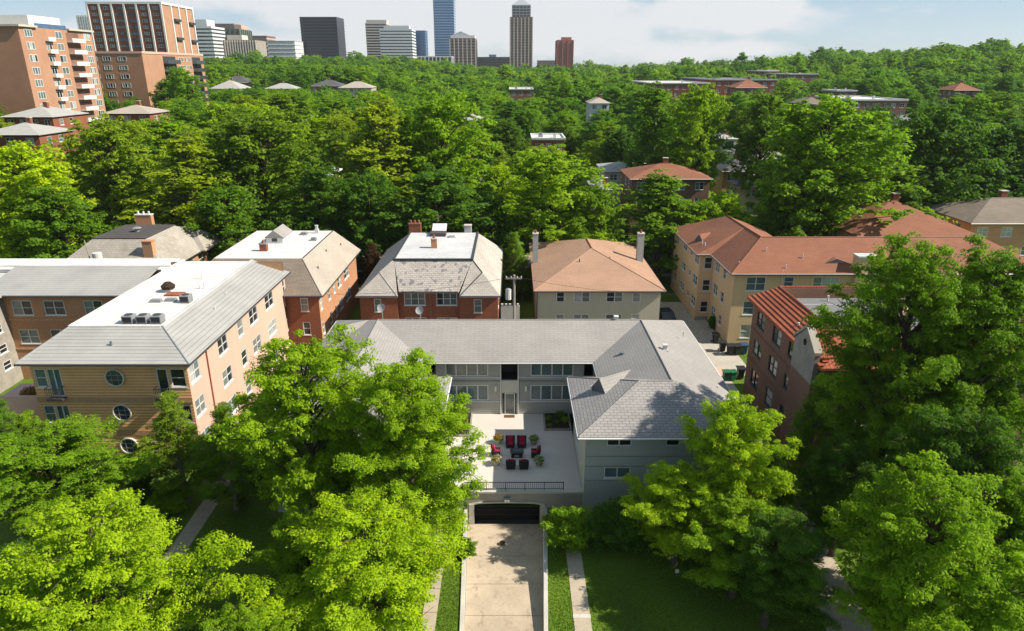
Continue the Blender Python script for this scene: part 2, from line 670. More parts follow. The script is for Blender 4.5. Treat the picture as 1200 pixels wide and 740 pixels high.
def roof(root, polys, mat, th=.16, name='roof'):
    """sloping sheets with thickness; side faces only on the outer boundary"""
    m = MB()
    key = lambda p: tuple(round(c, 3) for c in p)
    cnt = {}
    for pl in polys:
        for i in range(len(pl)):
            e = frozenset((key(pl[i]), key(pl[(i + 1) % len(pl)])))
            cnt[e] = cnt.get(e, 0) + 1
    for pl in polys:
        n = (Vector(pl[1]) - Vector(pl[0])).cross(Vector(pl[2]) - Vector(pl[1]))
        if n.z < 0:
            pl = list(reversed(pl))
        m.poly(pl)
        lo = [(p[0], p[1], p[2] - th) for p in pl]
        m.poly(list(reversed(lo)))
        for i in range(len(pl)):
            j = (i + 1) % len(pl)
            if cnt[frozenset((key(pl[i]), key(pl[j])))] == 1:
                m.poly([pl[j], pl[i], lo[i], lo[j]])
    return part(root, name, m, mat)


def gutter(root, pts, mat='trim_white', r=.07, name='gutter'):
    for a, b in zip(pts[:-1], pts[1:]):
        a, b = Vector(a), Vector(b)
        part(root, name, MB().tube([a, b], [r, r], 6), mat)


def ridge_cap(rf, pts, mat, r=.09):
    for a, b in zip(pts[:-1], pts[1:]):
        part(rf, 'ridge_cap', MB().tube([a, b], [r, r], 6), mat)


def rect_hip(x0, x1, y0, y1, z0, pitch, along=None):
    """four planes of a hip roof over a rectangle; returns planes and ridge ends"""
    w, d = x1 - x0, y1 - y0
    if w >= d:
        r = d / 2
        a, b = (x0 + r, y0 + r, z0 + r * pitch), (x1 - r, y0 + r, z0 + r * pitch)
        P = [[(x0, y0, z0), (x1, y0, z0), b, a], [(x1, y1, z0), (x0, y1, z0), a, b], [(x0, y1, z0), (x0, y0, z0), a], [(x1, y0, z0), (x1, y1, z0), b]]
    else:
        r = w / 2
        a, b = (x0 + r, y0 + r, z0 + r * pitch), (x0 + r, y1 - r, z0 + r * pitch)
        P = [[(x0, y0, z0), (x1, y0, z0), a], [(x1, y1, z0), (x0, y1, z0), b], [(x0, y1, z0), (x0, y0, z0), a, b], [(x1, y0, z0), (x1, y1, z0), b, a]]
    return P, a, b


def chimney(rf, x, y, z0, z1, w, d, mat, pots=0, cap='kerb_concrete'):
    c = part(rf, 'chimney', MB().box(x - w / 2, x + w / 2, y - d / 2, y + d / 2, z0, z1), mat)
    part(c, 'chimney_cap', MB().box(x - w / 2 - .06, x + w / 2 + .06, y - d / 2 - .06, y + d / 2 + .06, z1 + .002, z1 + .12), cap)
    for k in range(pots):
        xx = x - w / 2 + w * (k + .5) / pots
        part(c, 'chimney_pot', MB().cyl(xx, y, z1 + .12, z1 + .55, .16, 10, .13), 'rust_red' if cap != 'trim_white' else 'vent_white')
    return c


def pipe_vent(rf, x, y, z, h=.5, r=.07, mat='vent_white', hood=False):
    m = MB().cyl(x, y, z - .15, z + h, r, 8)
    if hood:
        m.cyl(x, y, z + h + .003, z + h + .16, r * 2.2, 10, r * 1.2)
    part(rf, 'roof_vent', m, mat)


def box_vent(rf, x, y, z, mat='vent_white', s=.32, h=.75):
    m = MB().box(x - s, x + s, y - s, y + s, z - .3, z + h * .55)
    m.box(x - s * .62, x + s * .62, y - s * .62, y + s * .62, z + h * .55 + .003, z + h)
    m.box(x - s * .8, x + s * .8, y - s * .8, y + s * .8, z + h + .003, z + h + .09)
    part(rf, 'roof_vent', m, mat)

# ------------------------------------------------------------------ foliage generator
def leaf_mesh(name, centers, normals, sizes, tones, seed, aspect=.62, mat='leaf'):
    """one diamond-shaped, slightly folded leaf (two triangles) per centre"""
    rng = np.random.default_rng(seed)
    n = len(centers)
    r = rng.normal(size=(n, 3))
    nn = normals / np.linalg.norm(normals, axis=1, keepdims=True)
    u = np.cross(nn, r)
    u /= np.linalg.norm(u, axis=1, keepdims=True) + 1e-9
    v = np.cross(nn, u)
    L = sizes[:, None] * .5
    fold = nn * L * .25
    pts = np.stack([centers - u * L, centers - v * L * aspect - fold, centers + u * L, centers + v * L * aspect - fold], 1)
    co = pts.reshape(-1, 3).astype(np.float32)
    base = (np.arange(n) * 4)[:, None]
    tri = (base + np.array([[0, 1, 2, 0, 2, 3]])).reshape(-1).astype(np.int32)
    me = bpy.data.meshes.new(name)
    me.vertices.add(len(co))
    me.vertices.foreach_set('co', co.reshape(-1))
    me.loops.add(len(tri))
    me.loops.foreach_set('vertex_index', tri)
    nf = len(tri) // 3
    me.polygons.add(nf)
    me.polygons.foreach_set('loop_start', np.arange(0, nf * 3, 3, dtype=np.int32))
    me.update(calc_edges=True)
    at = me.attributes.new('tone', 'FLOAT', 'FACE')
    at.data.foreach_set('value', np.repeat(np.clip(tones, 0, 1), 2).astype(np.float32))
    me.materials.append(MATS[mat])
    return me


def clump_leaves(cpos, cdir, per, leaf, rad, rng, squash=.55, jit=.45):
    """leaf sprays: small puffs stretched outward along the twig, leaves facing out and up"""
    m = len(cpos)
    ax = cdir * np.array([1, 1, .45]) + rng.normal(size=(m, 3)) * .35
    ax /= np.linalg.norm(ax, axis=1, keepdims=True)
    rr = rad * (.5 + .9 * rng.random(m))
    st = 1.1 + 1.0 * rng.random(m)
    d = rng.normal(size=(m, per, 3))
    d /= np.linalg.norm(d, axis=2, keepdims=True)
    d[..., 2] = np.where(d[..., 2] < -.15, -d[..., 2], d[..., 2])
    k = (rr[:, None] * (.45 + .6 * rng.random((m, per)) ** .7))[..., None]
    off = d * k * np.array([1, 1, squash])
    along = (off * ax[:, None, :]).sum(2, keepdims=True)
    off = off + ax[:, None, :] * along * (st[:, None, None] - 1)
    # tips droop
    off[..., 2] -= np.maximum(along[..., 0], 0) ** 2 / (rr[:, None] * 3.2)
    c = cpos[:, None, :] + off
    ln = d * .75 + np.array([0, 0, .55]) + rng.normal(size=(m, per, 3)) * jit
    tone = (rng.normal(.5, .20, m))[:, None] + rng.normal(0, .12, (m, per))
    sz = leaf * (.65 + .7 * rng.random((m, per)))
    return c.reshape(-1, 3), ln.reshape(-1, 3), sz.reshape(-1), tone.reshape(-1)


def make_tree(seed, R, Ht, base, nb, per_b, per, leaf, rad, shape='round', bark='bark', twigs=True, spread=.26, lift=.45, vert=.30):
    """returns trunk and crown: limbs run out to an uneven envelope, every limb carries a flattened plume of leaf sprays"""
    rng = np.random.default_rng(seed)
    ch = Ht - base
    ga = math.pi * (3 - math.sqrt(5))
    # slow swell of the envelope so no two sides are alike
    ph, am = rng.random(5) * 6.28, rng.uniform(.05, .14, 5)
    cp, cd, limbs = [], [], []
    for i in range(nb):
        zz = ((i + .5) / nb) ** .80
        if shape == 'round':
            prof = math.sqrt(max(.02, 1 - ((zz - .36) / .66) ** 2)) if zz > .36 else .70 + .30 * zz / .36
        else:
            prof = (1 - zz ** 1.9) * .92 + .10
        a = i * ga + rng.normal() * .3
        wob = 1 + sum(am[k] * math.sin((k + 1) * a + ph[k] + 3 * zz) for k in range(5))
        rr = R * prof * wob * rng.uniform(.56, 1.10)
        ez = base + ch * (.02 + .93 * zz) + rng.normal() * ch * .03
        sz = max(base * .7, ez - rr * rng.uniform(.35, .7) - ch * .10)
        sz = min(sz, base + ch * .72)
        s = np.array([0, 0, sz])
        e = np.array([math.cos(a) * rr, math.sin(a) * rr, ez])
        mid = (s + e) / 2 + np.array([0, 0, .10 * rr]) + rng.normal(size=3) * .12
        L = np.linalg.norm(e - s)
        limbs.append((s, mid, e, L))
        ax = (e - s) / L
        side = np.cross(ax, [0, 0, 1.0])
        side /= np.linalg.norm(side) + 1e-6
        up = np.cross(side, ax)
        n = max(6, int(per_b * (L / R) ** 1.1))
        t = .34 + .70 * rng.random(n) ** .85
        w = spread * R * (1.18 - t) ** .8 + .12 * rad
        p = ((1 - t)[:, None] ** 2 * s + 2 * ((1 - t) * t)[:, None] * mid + (t ** 2)[:, None] * e)
        lat = rng.normal(size=n) * w * .62
        ver = rng.normal(size=n) * w * vert + .12 * w
        p = p + side * lat[:, None] + up * ver[:, None]
        d = ax * .8 + side * (lat / (w + 1e-6))[:, None] * .5 + np.array([0, 0, lift * .5])
        cp.append(p)
        cd.append(d / np.linalg.norm(d, axis=1, keepdims=True))
    cp, cd = np.concatenate(cp), np.concatenate(cd)
    c, ln, sz_, tn = clump_leaves(cp, cd, per, leaf, rad, rng)
    crown = leaf_mesh('crown', c, ln, sz_, tn, seed + 1, mat='leaf' if twigs or Ht < 5 else 'leaf_wood')
    zmax, zmin = np.quantile(c[:, 2], .999), c[:, 2].min()
    rmax = np.quantile(np.hypot(c[:, 0], c[:, 1]), .97)
    m = MB()
    r0 = Ht * .020 + .05
    tz = [0, base * .5, base, base + ch * .35, base + ch * .75]
    m.tube([(0, 0, z) for z in tz], [r0 * 1.3, r0, r0 * .85, r0 * .5, r0 * .18], 8)
    for s, mid, e, L in limbs:
        rr = r0 * (.16 + .16 * rng.random())
        m.tube([s, mid, s + (e - s) * .92], [rr, rr * .6, rr * .2], 5, False)
        if twigs:
            for _ in range(4):
                f = .45 + .45 * rng.random()
                s2 = s + (e - s) * f
                e2 = s2 + (e - s) / L * .5 + rng.normal(size=3) * np.array([.7, .7, .3])
                m.tube([s2, e2], [rr * .28, rr * .1], 4, False)
    trunk = m.mesh('trunk', uv=False)
    trunk.materials.append(MATS[bark])
    return dict(trunk=trunk, crown=crown, r=float(rmax), h=float(zmax), zlo=float(zmin))


NEAR = [make_tree(11, 5.2, 13.0, 3.4, 76, 20, 82, .155, .42, vert=.5),
        make_tree(12, 5.6, 12.0, 3.2, 80, 21, 82, .16, .44, spread=.25, vert=.5),
        make_tree(13, 6.6, 20.0, 5.4, 98, 24, 84, .175, .52, spread=.22, vert=.5),
        make_tree(14, 4.6, 12.5, 2.4, 66, 19, 76, .14, .38, shape='tall', bark='bark_pale', vert=.45)]
MID = [make_tree(21, 5.5, 16.0, 3.0, 76, 17, 22, .34, .50, twigs=False, spread=.20, vert=.8),
       make_tree(22, 5.0, 18.0, 3.0, 80, 17, 22, .33, .48, shape='tall', twigs=False, bark='bark_pale', spread=.20, vert=.8),
       make_tree(23, 6.2, 15.0, 2.6, 80, 17, 22, .35, .52, twigs=False, spread=.21, vert=.8),
       make_tree(24, 5.2, 17.0, 3.0, 74, 18, 22, .34, .52, twigs=False, spread=.19, vert=.8)]
FAR = [make_tree(31, 5.6, 15.0, 2.0, 44, 9, 15, .62, .75, twigs=False, spread=.2, vert=.8),
       make_tree(32, 5.2, 16.5, 2.0, 46, 9, 15, .62, .72, shape='tall', twigs=False, spread=.2, vert=.8),
       make_tree(33, 6.0, 14.0, 2.0, 44, 9, 15, .64, .80, twigs=False, spread=.2, vert=.8)]
SHRUB = [make_tree(41, 1.5, 2.4, .25, 36, 14, 30, .14, .22, twigs=False, spread=.3, vert=.6),
         make_tree(42, 1.6, 2.2, .2, 38, 14, 30, .13, .20, twigs=False, spread=.3, vert=.6)]
TREES = []


def tree(proto, x, y, z, r, h, color, label, cat='tree', group=None, name='broadleaf_tree', rz=None):
    t_ = thing(name, label, cat, (x, y, z), group, RW.random() * 6.28 if rz is None else rz)
    sx, sz = r / proto['r'], h / proto['h']
    for nm in ('trunk', 'crown'):
        o = link(nm, proto[nm], None, t_)
        o.scale = (sx, sx, sz)
        o.color = (*color, 1)
    TREES.append((x, y, r))
    return t_


# leaf base colours
YG = (.255, .370, .012)     # bright yellow green
LG = (.190, .305, .013)     # light green
MG = (.134, .235, .014)     # mid green
DG = (.084, .165, .016)     # dark green
OG = (.172, .252, .016)     # olive
BG = (.080, .180, .026)     # cool green

# ------------------------------------------------------------------ ground, driveway, paths, road
DY0, DY1 = 16.0, 45.75


def drive_l(y):
    return -3.5 + .55 * min(1, max(0, (45.6 - y) / 12.6))


def drive_r(y):
    return 2.5 - .55 * min(1, max(0, (45.6 - y) / 12.6))


def drive_z(y):
    return -1.4 + 1.4 * min(1, max(0, (45.3 - y) / 17.0))


xs = [-2600, -1800, -1300, -950, -700, -520, -400, -310, -240, -185, -140, -105, -78, -55, -38, -25, -14, -8, 'L', 'R', 8, 14, 25, 38, 55, 78, 105, 140, 185, 240, 310, 400, 520, 700, 950, 1300, 1800, 2600]
ys = [-80, -30, 0, DY0, 20, 24, 28, 31, 33, 36, 39, 42, DY1, 52, 60, 70, 80, 90, 100, 110, 122, 135, 150, 165, 185, 205, 230, 260, 300, 350, 410, 480, 560, 650, 760, 900, 1100, 1400, 1800, 2400, 3400]
g = MB()
for y in ys:
    for x in xs:
        xx = drive_l(y) - .24 if x == 'L' else drive_r(y) + .24 if x == 'R' else x
        g.v.append((xx, y, terrain(xx, y)))
nx = len(xs)
for j in range(len(ys) - 1):
    for i in range(nx - 1):
        if xs[i] == 'L' and DY0 <= ys[j] and ys[j + 1] <= DY1:
            continue
        a = j * nx + i
        g.f.append((a, a + 1, a + nx + 1, a + nx))
structure('ground', g, 'grass')

dr = thing('driveway', 'x', 'x', (0, 40, 0))
for k in ('label', 'category'):
    del dr[k]
dr['kind'] = 'structure'
joints = [45.5, 41.3, 38.1, 34.95, 31.8, 28.6, 25.0, 21.5, DY0]
for a, b in zip(joints[:-1], joints[1:]):
    a -= .018
    b += .018
    pts = [(drive_l(b) + .02, b, drive_z(b)), (drive_r(b) - .02, b, drive_z(b)), (drive_r(a) - .02, a, drive_z(a)), (drive_l(a) + .02, a, drive_z(a))]
    part(dr, 'slab', MB().prism([(p[0], p[1], p[2] - .2) for p in pts], (0, 0, .2)), 'driveway_concrete')
part(dr, 'joint_bed', MB().prism([(drive_l(y) + .02, y, drive_z(y) - .25) for y in (DY0, 33)] + [(drive_l(45.5) + .02, 45.5, -1.65)] +
                                 [(drive_r(y) - .02, y, drive_z(y) - .25) for y in (45.5, 33, DY0)], (0, 0, .2)), 'soil')
for nm, fn, s, lab in (('l', drive_l, -1, 'low concrete retaining wall between the sunken driveway and the mailbox ledge'), ('r', drive_r, 1, 'low concrete retaining wall between the sunken driveway and the long straight walkway')):
    m = MB()
    yy = [45.55, 42, 39, 36, 33, 30, 27, 24]
    for a, b in zip(yy[:-1], yy[1:]):
        pts = [(fn(a), a), (fn(b), b), (fn(b) + s * .26, b), (fn(a) + s * .26, a)]
        zt = lambda y: max(.13, drive_z(y) + .13)
        lo = [(p[0], p[1], drive_z(p[1]) - .3) for p in pts]
        hi = [(p[0], p[1], zt(p[1])) for p in pts]
        bb = len(m.v)
        m.v += lo + hi
        m.f += [tuple(bb + i for i in q) for q in ((0, 1, 2, 3), (4, 7, 6, 5), (0, 4, 5, 1), (2, 6, 7, 3))]
    o = link('retaining_wall', m.mesh('retaining_wall'), 'kerb_concrete')
    tag(o, lab, 'wall')

# short lawn blades where the lawns can be seen
rg = np.random.default_rng(3)
areas = [(4.95, 19.5, 24, 44.0, 26000), (2.3, 3.85, 24, 44.5, 5000), (-23.0, -5.7, 24, 44.5, 30000), (-4.7, -3.3, 24, 44, 4000), (-30, -24.8, 24, 48, 9000), (18.4, 26.0, 80, 108, 6000)]
cc = np.concatenate([np.stack([rg.uniform(a, b, n), rg.uniform(c, d, n), rg.uniform(.02, .07, n)], 1) for a, b, c, d, n in areas])
gn = np.stack([rg.normal(0, .7, len(cc)), rg.normal(0, .7, len(cc)), np.full(len(cc), .8)], 1)
patch = .5 + .28 * np.sin(cc[:, 0] * .9 + 1.3 * np.sin(cc[:, 1] * .5)) * np.sin(cc[:, 1] * .7 + cc[:, 0] * .3)
gm = leaf_mesh('lawn_grass', cc, gn, rg.uniform(.08, .20, len(cc)), patch + rg.normal(0, .2, len(cc)), 8, .3)
lo_ = link('lawn_grass', gm)
lo_.color = (.125, .215, .018, 1)
lo_['kind'] = 'stuff'
lo_['label'] = 'short mown grass blades on the front lawns'
lo_['category'] = 'grass'

# drain in the driveway, rusty and dished
dz = drive_z(42.75)
d = thing('driveway_drain', 'round rusty drain basket standing in the driveway before the garage', 'drain', (-.72, 42.75, dz))
part(d, 'rim', MB().tube([(-.72, 42.75, dz + .01), (-.72, 42.75, dz + .06)], [.26, .24], 14), 'wood_pole')
part(d, 'basket', MB().tube([(-.72, 42.75, dz + .062), (-.72, 42.75, dz + .20)], [.12, .23], 12), 'soil')

w = thing('walkway', 'x', 'x', (4.4, 38, 0))
for k in ('label', 'category'):
    del w[k]
w['kind'] = 'structure'
yy = 43.0
while yy > 22:
    nxt = yy - 2.62
    part(w, 'slab', MB().box(3.86, 4.93, nxt + .02, yy - .02, -.08, .035 if yy > 34.2 else .012), 'path_concrete')
    yy = nxt
part(w, 'step', MB().box(3.84, 4.95, 34.12, 34.42, -.1, .05), 'kerb_concrete')


def strip(name, pts, width, z, mat, seg=None):
    """a path of separate slabs along a polyline"""
    root = thing(name, 'x', 'x', (pts[0][0], pts[0][1], 0))
    for k in ('label', 'category'):
        del root[k]
    root['kind'] = 'structure'
    for a, b in zip(pts[:-1], pts[1:]):
        a, b = Vector(a), Vector(b)
        n = max(1, int(round((b - a).length / seg))) if seg else 1
        u = (b - a).normalized()
        pr = Vector((-u.y, u.x)) * width / 2
        for k in range(n):
            p, q = a.lerp(b, k / n) + u * .02, a.lerp(b, (k + 1) / n) - u * .02
            part(root, 'slab', MB().prism([(*(p - pr), z - .12), (*(p + pr), z - .12), (*(q + pr), z - .12), (*(q - pr), z - .12)], (0, 0, .12)), mat)
    return root


strip('side_walkway', [(-5.2, 43.0), (-5.2, 22)], .9, .035, 'path_concrete', 2.0)
strip('garden_path', [(-24.0, 50.0), (-23.8, 24)], 1.3, .035, 'path_concrete', 1.8)
strip('side_driveway', [(21.6, 62.0), (21.4, 44.0), (20.3, 24)], 3.0, .035, 'path_concrete', 3.4)
structure('alley', MB().box(-20.5, 27.2, 70.2, 77.0, -.1, .02), 'pavement')
structure('parking_pad', MB().box(18.9, 24.2, 58.0, 70.18, -.1, .03), 'pavement')
structure('service_court', MB().box(19.5, 26.6, 77.05, 96.0, -.1, .02), 'pavement')
structure('pink_slab', MB().box(21.0, 24.3, 69.2, 72.6, -.05, .05), 'pink_pavement')
structure('road', MB().box(-130, 150, 112.0, 119.5, -.25, .16), 'asphalt')
for yy, nm in ((109.9, 'sidewalk'), (120.9, 'sidewalk')):
    structure(nm, MB().box(-130, 150, yy - .7, yy + .7, -.1, .34 if yy > 115 else .13), 'pavement')
for yy in (111.85, 119.6):
    structure('kerb', MB().box(-130, 150, yy - .12, yy + .12, -.1, .28), 'kerb_concrete')
strip('house_walk', [(15.6, 121.6), (15.6, 133)], 1.0, .55, 'pavement', 2)
strip('house_walk', [(20.3, 103.0), (20.3, 109)], 1.1, .08, 'pavement', 2)

# ------------------------------------------------------------------ courtyard apartment building (grey)
XC = -.24
ZE, ZR = 7.0, 9.1
main = thing('courtyard_apartment_building', 'wide grey two-storey courtyard apartment building with low hipped shingle roofs and garage', 'building', (XC, 57, 0))


def MX(x, s):
    return x if s > 0 else 2 * XC - x


PG = ('glass_grey', 'glass_teal', 'glass_grey', 'glass_teal', 'glass_grey')
fac = [(-6.25, -2.23, 5.26, 6.80, 4), (-6.25, -2.23, 2.72, 4.34, 4), (1.74, 5.76, 5.26, 6.80, 4), (1.74, 5.76, 2.72, 4.34, 4)]
fac = [f + ({'rail': False, 'sill': False, 'fw': .09, 'panes': PG},) for f in fac]
fac += [(-1.02, .52, 4.85, 6.92, 1, {'void': True}), (-8.02, -7.15, 5.26, 6.92, 1, {'void': True}), (6.75, 7.62, 5.26, 6.92, 1, {'void': True})]
fac += [(-.98, .50, 1.34, 3.48, 1, {'void': True})]
wall(main, (-8.5, 58.8), (8.0, 58.8), 1.3, 7.05, 'siding_grey', fac)
for a, b, z in ((-1.02, .52, 4.85), (-8.02, -7.15, 5.26), (6.75, 7.62, 5.26)):
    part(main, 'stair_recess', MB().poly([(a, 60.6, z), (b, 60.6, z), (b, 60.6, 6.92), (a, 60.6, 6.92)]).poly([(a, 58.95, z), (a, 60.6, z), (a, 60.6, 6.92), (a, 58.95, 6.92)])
         .poly([(b, 60.6, z), (b, 58.95, z), (b, 58.95, 6.92), (b, 60.6, 6.92)]).poly([(a, 58.95, z), (b, 58.95, z), (b, 60.6, z), (a, 60.6, z)]), 'metal_dark')  # niche lining coloured near-black for the shade in the void
for x in (-1.12, .54):
    part(main, 'trim', MB().box(x, x + .1, 58.68, 58.795, 1.302, 6.9), 'trim_white')
for a, b in ((-8.45, -1.13), (.65, 7.95)):
    for z in (5.12, 2.58):
        part(main, 'trim', MB().box(a, b, 58.74, 58.795, z, z + .07), 'trim_white')
    for k in range(2):
        part(main, 'trim', MB().box(a, b, 58.765, 58.796, (4.75, 6.86)[k], (4.75, 6.86)[k] + .04), 'trim_dark')
door = part(main, 'door', MB().box(-.62, .20, 58.86, 58.92, 1.36, 3.40), 'glass_grey')
m = MB().box(-.70, -.62, 58.80, 58.94, 1.34, 3.47).box(.20, .28, 58.80, 58.94, 1.34, 3.47).box(-.62, .20, 58.80, 58.94, 3.40, 3.47)
m.box(-.97, -.93, 58.80, 58.94, 1.34, 3.47).box(.45, .49, 58.80, 58.94, 1.34, 3.47)
part(door, 'door_frame', m, 'trim_white')
for a, b in ((-.93, -.70), (.28, .45)):
    part(door, 'sidelight', MB().box(a + .004, b - .004, 58.87, 58.91, 1.36, 3.46), 'glass_dark')
part(door, 'handle', MB().tube([(.12, 58.80, 2.1), (.12, 58.80, 2.6)], [.025, .025], 6), 'trim_white')
part(main, 'entry_panel', MB().box(-1.01, .53, 58.77, 58.797, 3.55, 4.82), 'trim_cream')
for x, y, z in ((-1.55, 58.72, 4.0), (1.32, 58.72, 4.0)):
    part(main, 'wall_lamp', MB().box(x - .09, x + .09, y - .05, y + .07, z - .26, z + .26), 'lamp_glass')
for s in (1, -1):
    PX = lambda x: MX(x, s)

    def swall(a, b, z0, z1, mat, wins=(), **kw):
        A, B = (PX(a[0]), a[1]), (PX(b[0]), b[1])
        if s < 0:
            A, B = B, A
            if abs(a[0] - b[0]) > .01:
                wins = [(PX(w_[0]), PX(w_[1])) + tuple(w_[2:]) for w_ in wins]
        return wall(main, A, B, z0, z1, mat, wins, **kw)
    opt = {'rail': True, 'sill': False, 'panes': ('glass_dark', 'glass_dark', 'glass_teal')}
    opt2 = {'rail': False, 'sill': True, 'panes': ('glass_teal', 'glass_grey')}
    swall((8.0, 58.8), (8.0, 54.3), 1.2, 7.2, 'siding_grey')
    swall((8.0, 54.3), (5.5, 54.3), 1.2, 7.0, 'stucco_grey') if False else None
    swall((5.5, 54.3), (5.5, 45.1), .0, 7.05, 'stucco_greygreen', [(51.8, 50.0, 5.3, 6.6, 2, opt2), (51.8, 50.0, 2.6, 4.0, 2, opt2)])
    swall((5.5, 45.1), (17.7, 45.1), -.3, 7.05, 'stucco_grey', [(7.1, 8.95, 5.85, 6.85, 2, opt), (11.5, 12.55, 5.85, 6.85, 1, opt), (7.0, 9.0, 3.05, 4.02, 2, opt2), (11.3, 12.4, 3.05, 4.02, 1, opt2), (14.6, 16.2, 3.05, 4.02, 2, opt2), (14.6, 16.2, 5.85, 6.85, 2, opt)])
    swall((17.7, 45.1), (17.7, 68.7), -.3, 7.05, 'stucco_grey', [(48 + 4 * k, 49.6 + 4 * k, 3.0 + 2.8 * j, 4.2 + 2.8 * j, 2, opt2) for k in range(5) for j in range(2)])
    for z in (4.95, 4.1, 2.85):
        x0, x1 = sorted((PX(5.52), PX(17.68)))
        part(main, 'belt_joint', MB().box(x0, x1, 45.065, 45.095, z, z + .04), 'metal_grey')
    part(main, 'wall_lamp', MB().box(PX(5.42) - .06, PX(5.42) + .06, 46.5, 46.75, 3.0, 3.45), 'lamp_glass')
wall(main, (17.7, 68.7), (2 * XC - 17.7, 68.7), -.3, 7.05, 'stucco_grey')
fine, coarse = [], []
for s in (1, -1):
    P3 = lambda x, y, z: (MX(x, s), y, z)
    C_, R_ = P3(7.5, 58.1, ZE), P3(12.75, 63.7, ZR)
    Fp, Bl = P3(12.75, 49.65, ZR), P3(10.15, 49.65, ZR)
    O1, O2 = P3(18.3, 44.4, ZE), P3(18.3, 69.3, ZE)
    fine += [[C_, P3(7.5, 54.9, ZE), Fp, R_], [O1, O2, R_, Fp], [P3(4.9, 54.9, ZE), P3(7.5, 54.9, ZE), Fp, Bl]]
    coarse += [[P3(4.9, 54.9, ZE), P3(4.9, 44.4, ZE), Bl], [P3(4.9, 44.4, ZE), O1, Fp, Bl]]
CL, RL = (MX(7.5, -1), 58.1, ZE), (MX(12.75, -1), 63.7, ZR)
fine += [[CL, (7.5, 58.1, ZE), (12.75, 63.7, ZR), RL], [(18.3, 69.3, ZE), (MX(18.3, -1), 69.3, ZE), RL, (12.75, 63.7, ZR)]]
mroof = roof(main, fine, 'shingle_grey_fine')
mroof2 = roof(main, coarse[:2], 'shingle_grey')
mroof3 = roof(main, coarse[2:], 'shingle_grey')
ridge_cap(mroof, [RL, (12.75, 63.7, ZR)], 'shingle_grey_fine', .08)
for s in (1, -1):
    ridge_cap(mroof, [(MX(12.75, s), 63.7, ZR), (MX(12.75, s), 49.65, ZR), (MX(10.15, s), 49.65, ZR), (MX(4.9, s), 54.9, ZE)], 'shingle_grey_fine', .07)
    ridge_cap(mroof2, [(MX(10.15, s), 49.65, ZR), (MX(4.9, s), 44.4, ZE)], 'shingle_grey', .07)
    gutter(main, [(MX(4.84, s), 54.9, ZE - .1), (MX(4.84, s), 44.33, ZE - .1), (MX(18.3, s), 44.33, ZE - .1)])
    gutter(main, [(MX(18.37, s), 44.4, ZE - .1), (MX(18.37, s), 69.2, ZE - .1)])
    gutter(main, [(MX(7.46, s), 55.0, ZE - .1), (MX(7.46, s), 58.05, ZE - .1)])
gutter(main, [(-7.9, 58.04, ZE - .1), (7.42, 58.04, ZE - .1)])


def gablet(rf, x, y, z, facing, w=1.2, h=.75, pitch=.4, mat='shingle_grey_fine'):
    """little louvred gable standing on a slope, its face turned to `facing`"""
    d = Vector((facing[0], facing[1], 0)).normalized()
    n = Vector((-d.y, d.x, 0))
    p = Vector((x, y, z))
    a, b, t_ = p - n * w / 2, p + n * w / 2, p + Vector((0, 0, h))
    k = t_ - d * (h / pitch)
    part(rf, 'gablet', MB().poly([a, t_, k]).poly([b, k, t_]), mat)
    part(rf, 'louvre', MB().prism([a, b, t_], tuple(d * -.03)), 'gablet_shade_blue')  # face coloured as if already in shade


gablet(mroof2, 7.0, 50.2, ZE + 1.7 * .4, (-.85, -.53), 2.2, 1.35)
gablet(mroof, -16.6, 62.6, ZE + .7, (-.8, -.6), 1.7, 1.15)
for px, py, zz, kind in ((412, 413, 8.3, 'box'), (722, 377, 8.9, 'box'), (779, 411, 8.7, 'box'), (799, 437, 8.0, 'pipe'), (801, 391, 8.3, 'pipe'),
                         (794, 484, 7.9, 'pipe'), (797, 470, 8.0, 'pipe'), (841, 455, 7.4, 'pipe'), (400, 390, 8.2, 'pipe'), (396, 402, 7.9, 'pipe'), (693, 455, 7.9, 'pipe')):
    p = on_z(px, py, zz)
    if kind == 'box':
        box_vent(mroof, p.x, p.y, p.z - .35, s=.28, h=.85)
    else:
        pipe_vent(mroof, p.x, p.y, p.z - .1, .3, .07)
p = on_z(729, 413, 8.2)
part(mroof, 'roof_vent', MB().tube([(p.x, p.y, p.z - .35), (p.x, p.y, p.z)], [.24, .22], 12), 'glass_teal')

# garage under the courtyard
gf = MB()
for q in ((-6.0, -2.96, -1.5, 1.42), (2.18, 5.5, -1.5, 1.42), (-2.96, 2.18, .47, 1.42)):
    gf.box(q[0], q[1], 45.55, 45.9, q[2], q[3])
part(main, 'garage_front', gf, 'wall_concrete')
part(main, 'parapet_cap', MB().box(-6.0, 5.5, 45.45, 46.0, 1.424, 1.58), 'kerb_concrete')
lint = [(-3.25, .47), (-2.6, .62), (-.4, .70), (1.8, .62), (2.47, .47)]
part(main, 'lintel', MB().prism([(a, 45.46, b) for a, b in lint] + [(a, 45.46, b - .13) for a, b in reversed(lint)], (0, .085, 0)), 'kerb_concrete')
for x in (-3.36, 2.2):
    part(main, 'pilaster', MB().box(x, x + .38, 45.40, 45.548, -1.45, .46), 'kerb_concrete')
part(main, 'garage_interior', MB().box(-5.4, -5.3, 45.95, 57.9, -1.5, .96).box(4.9, 5.0, 45.95, 57.9, -1.5, .96).box(-5.3, 4.9, 57.8, 57.9, -1.5, .96).box(-5.3, 4.9, 45.52, 57.8, -1.6, -1.42), 'metal_dark')
gd = part(main, 'garage_dark_panel', MB().box(-2.94, 2.16, 46.05, 46.12, -1.38, .46), 'void_dark')  # near-black panel fills the open garage, its darkness put into the colour
for k in range(1, 4):
    part(gd, 'panel_joint', MB().box(-2.92, 2.14, 46.03, 46.048, -1.38 + k * .46, -1.36 + k * .46), 'metal_dark')
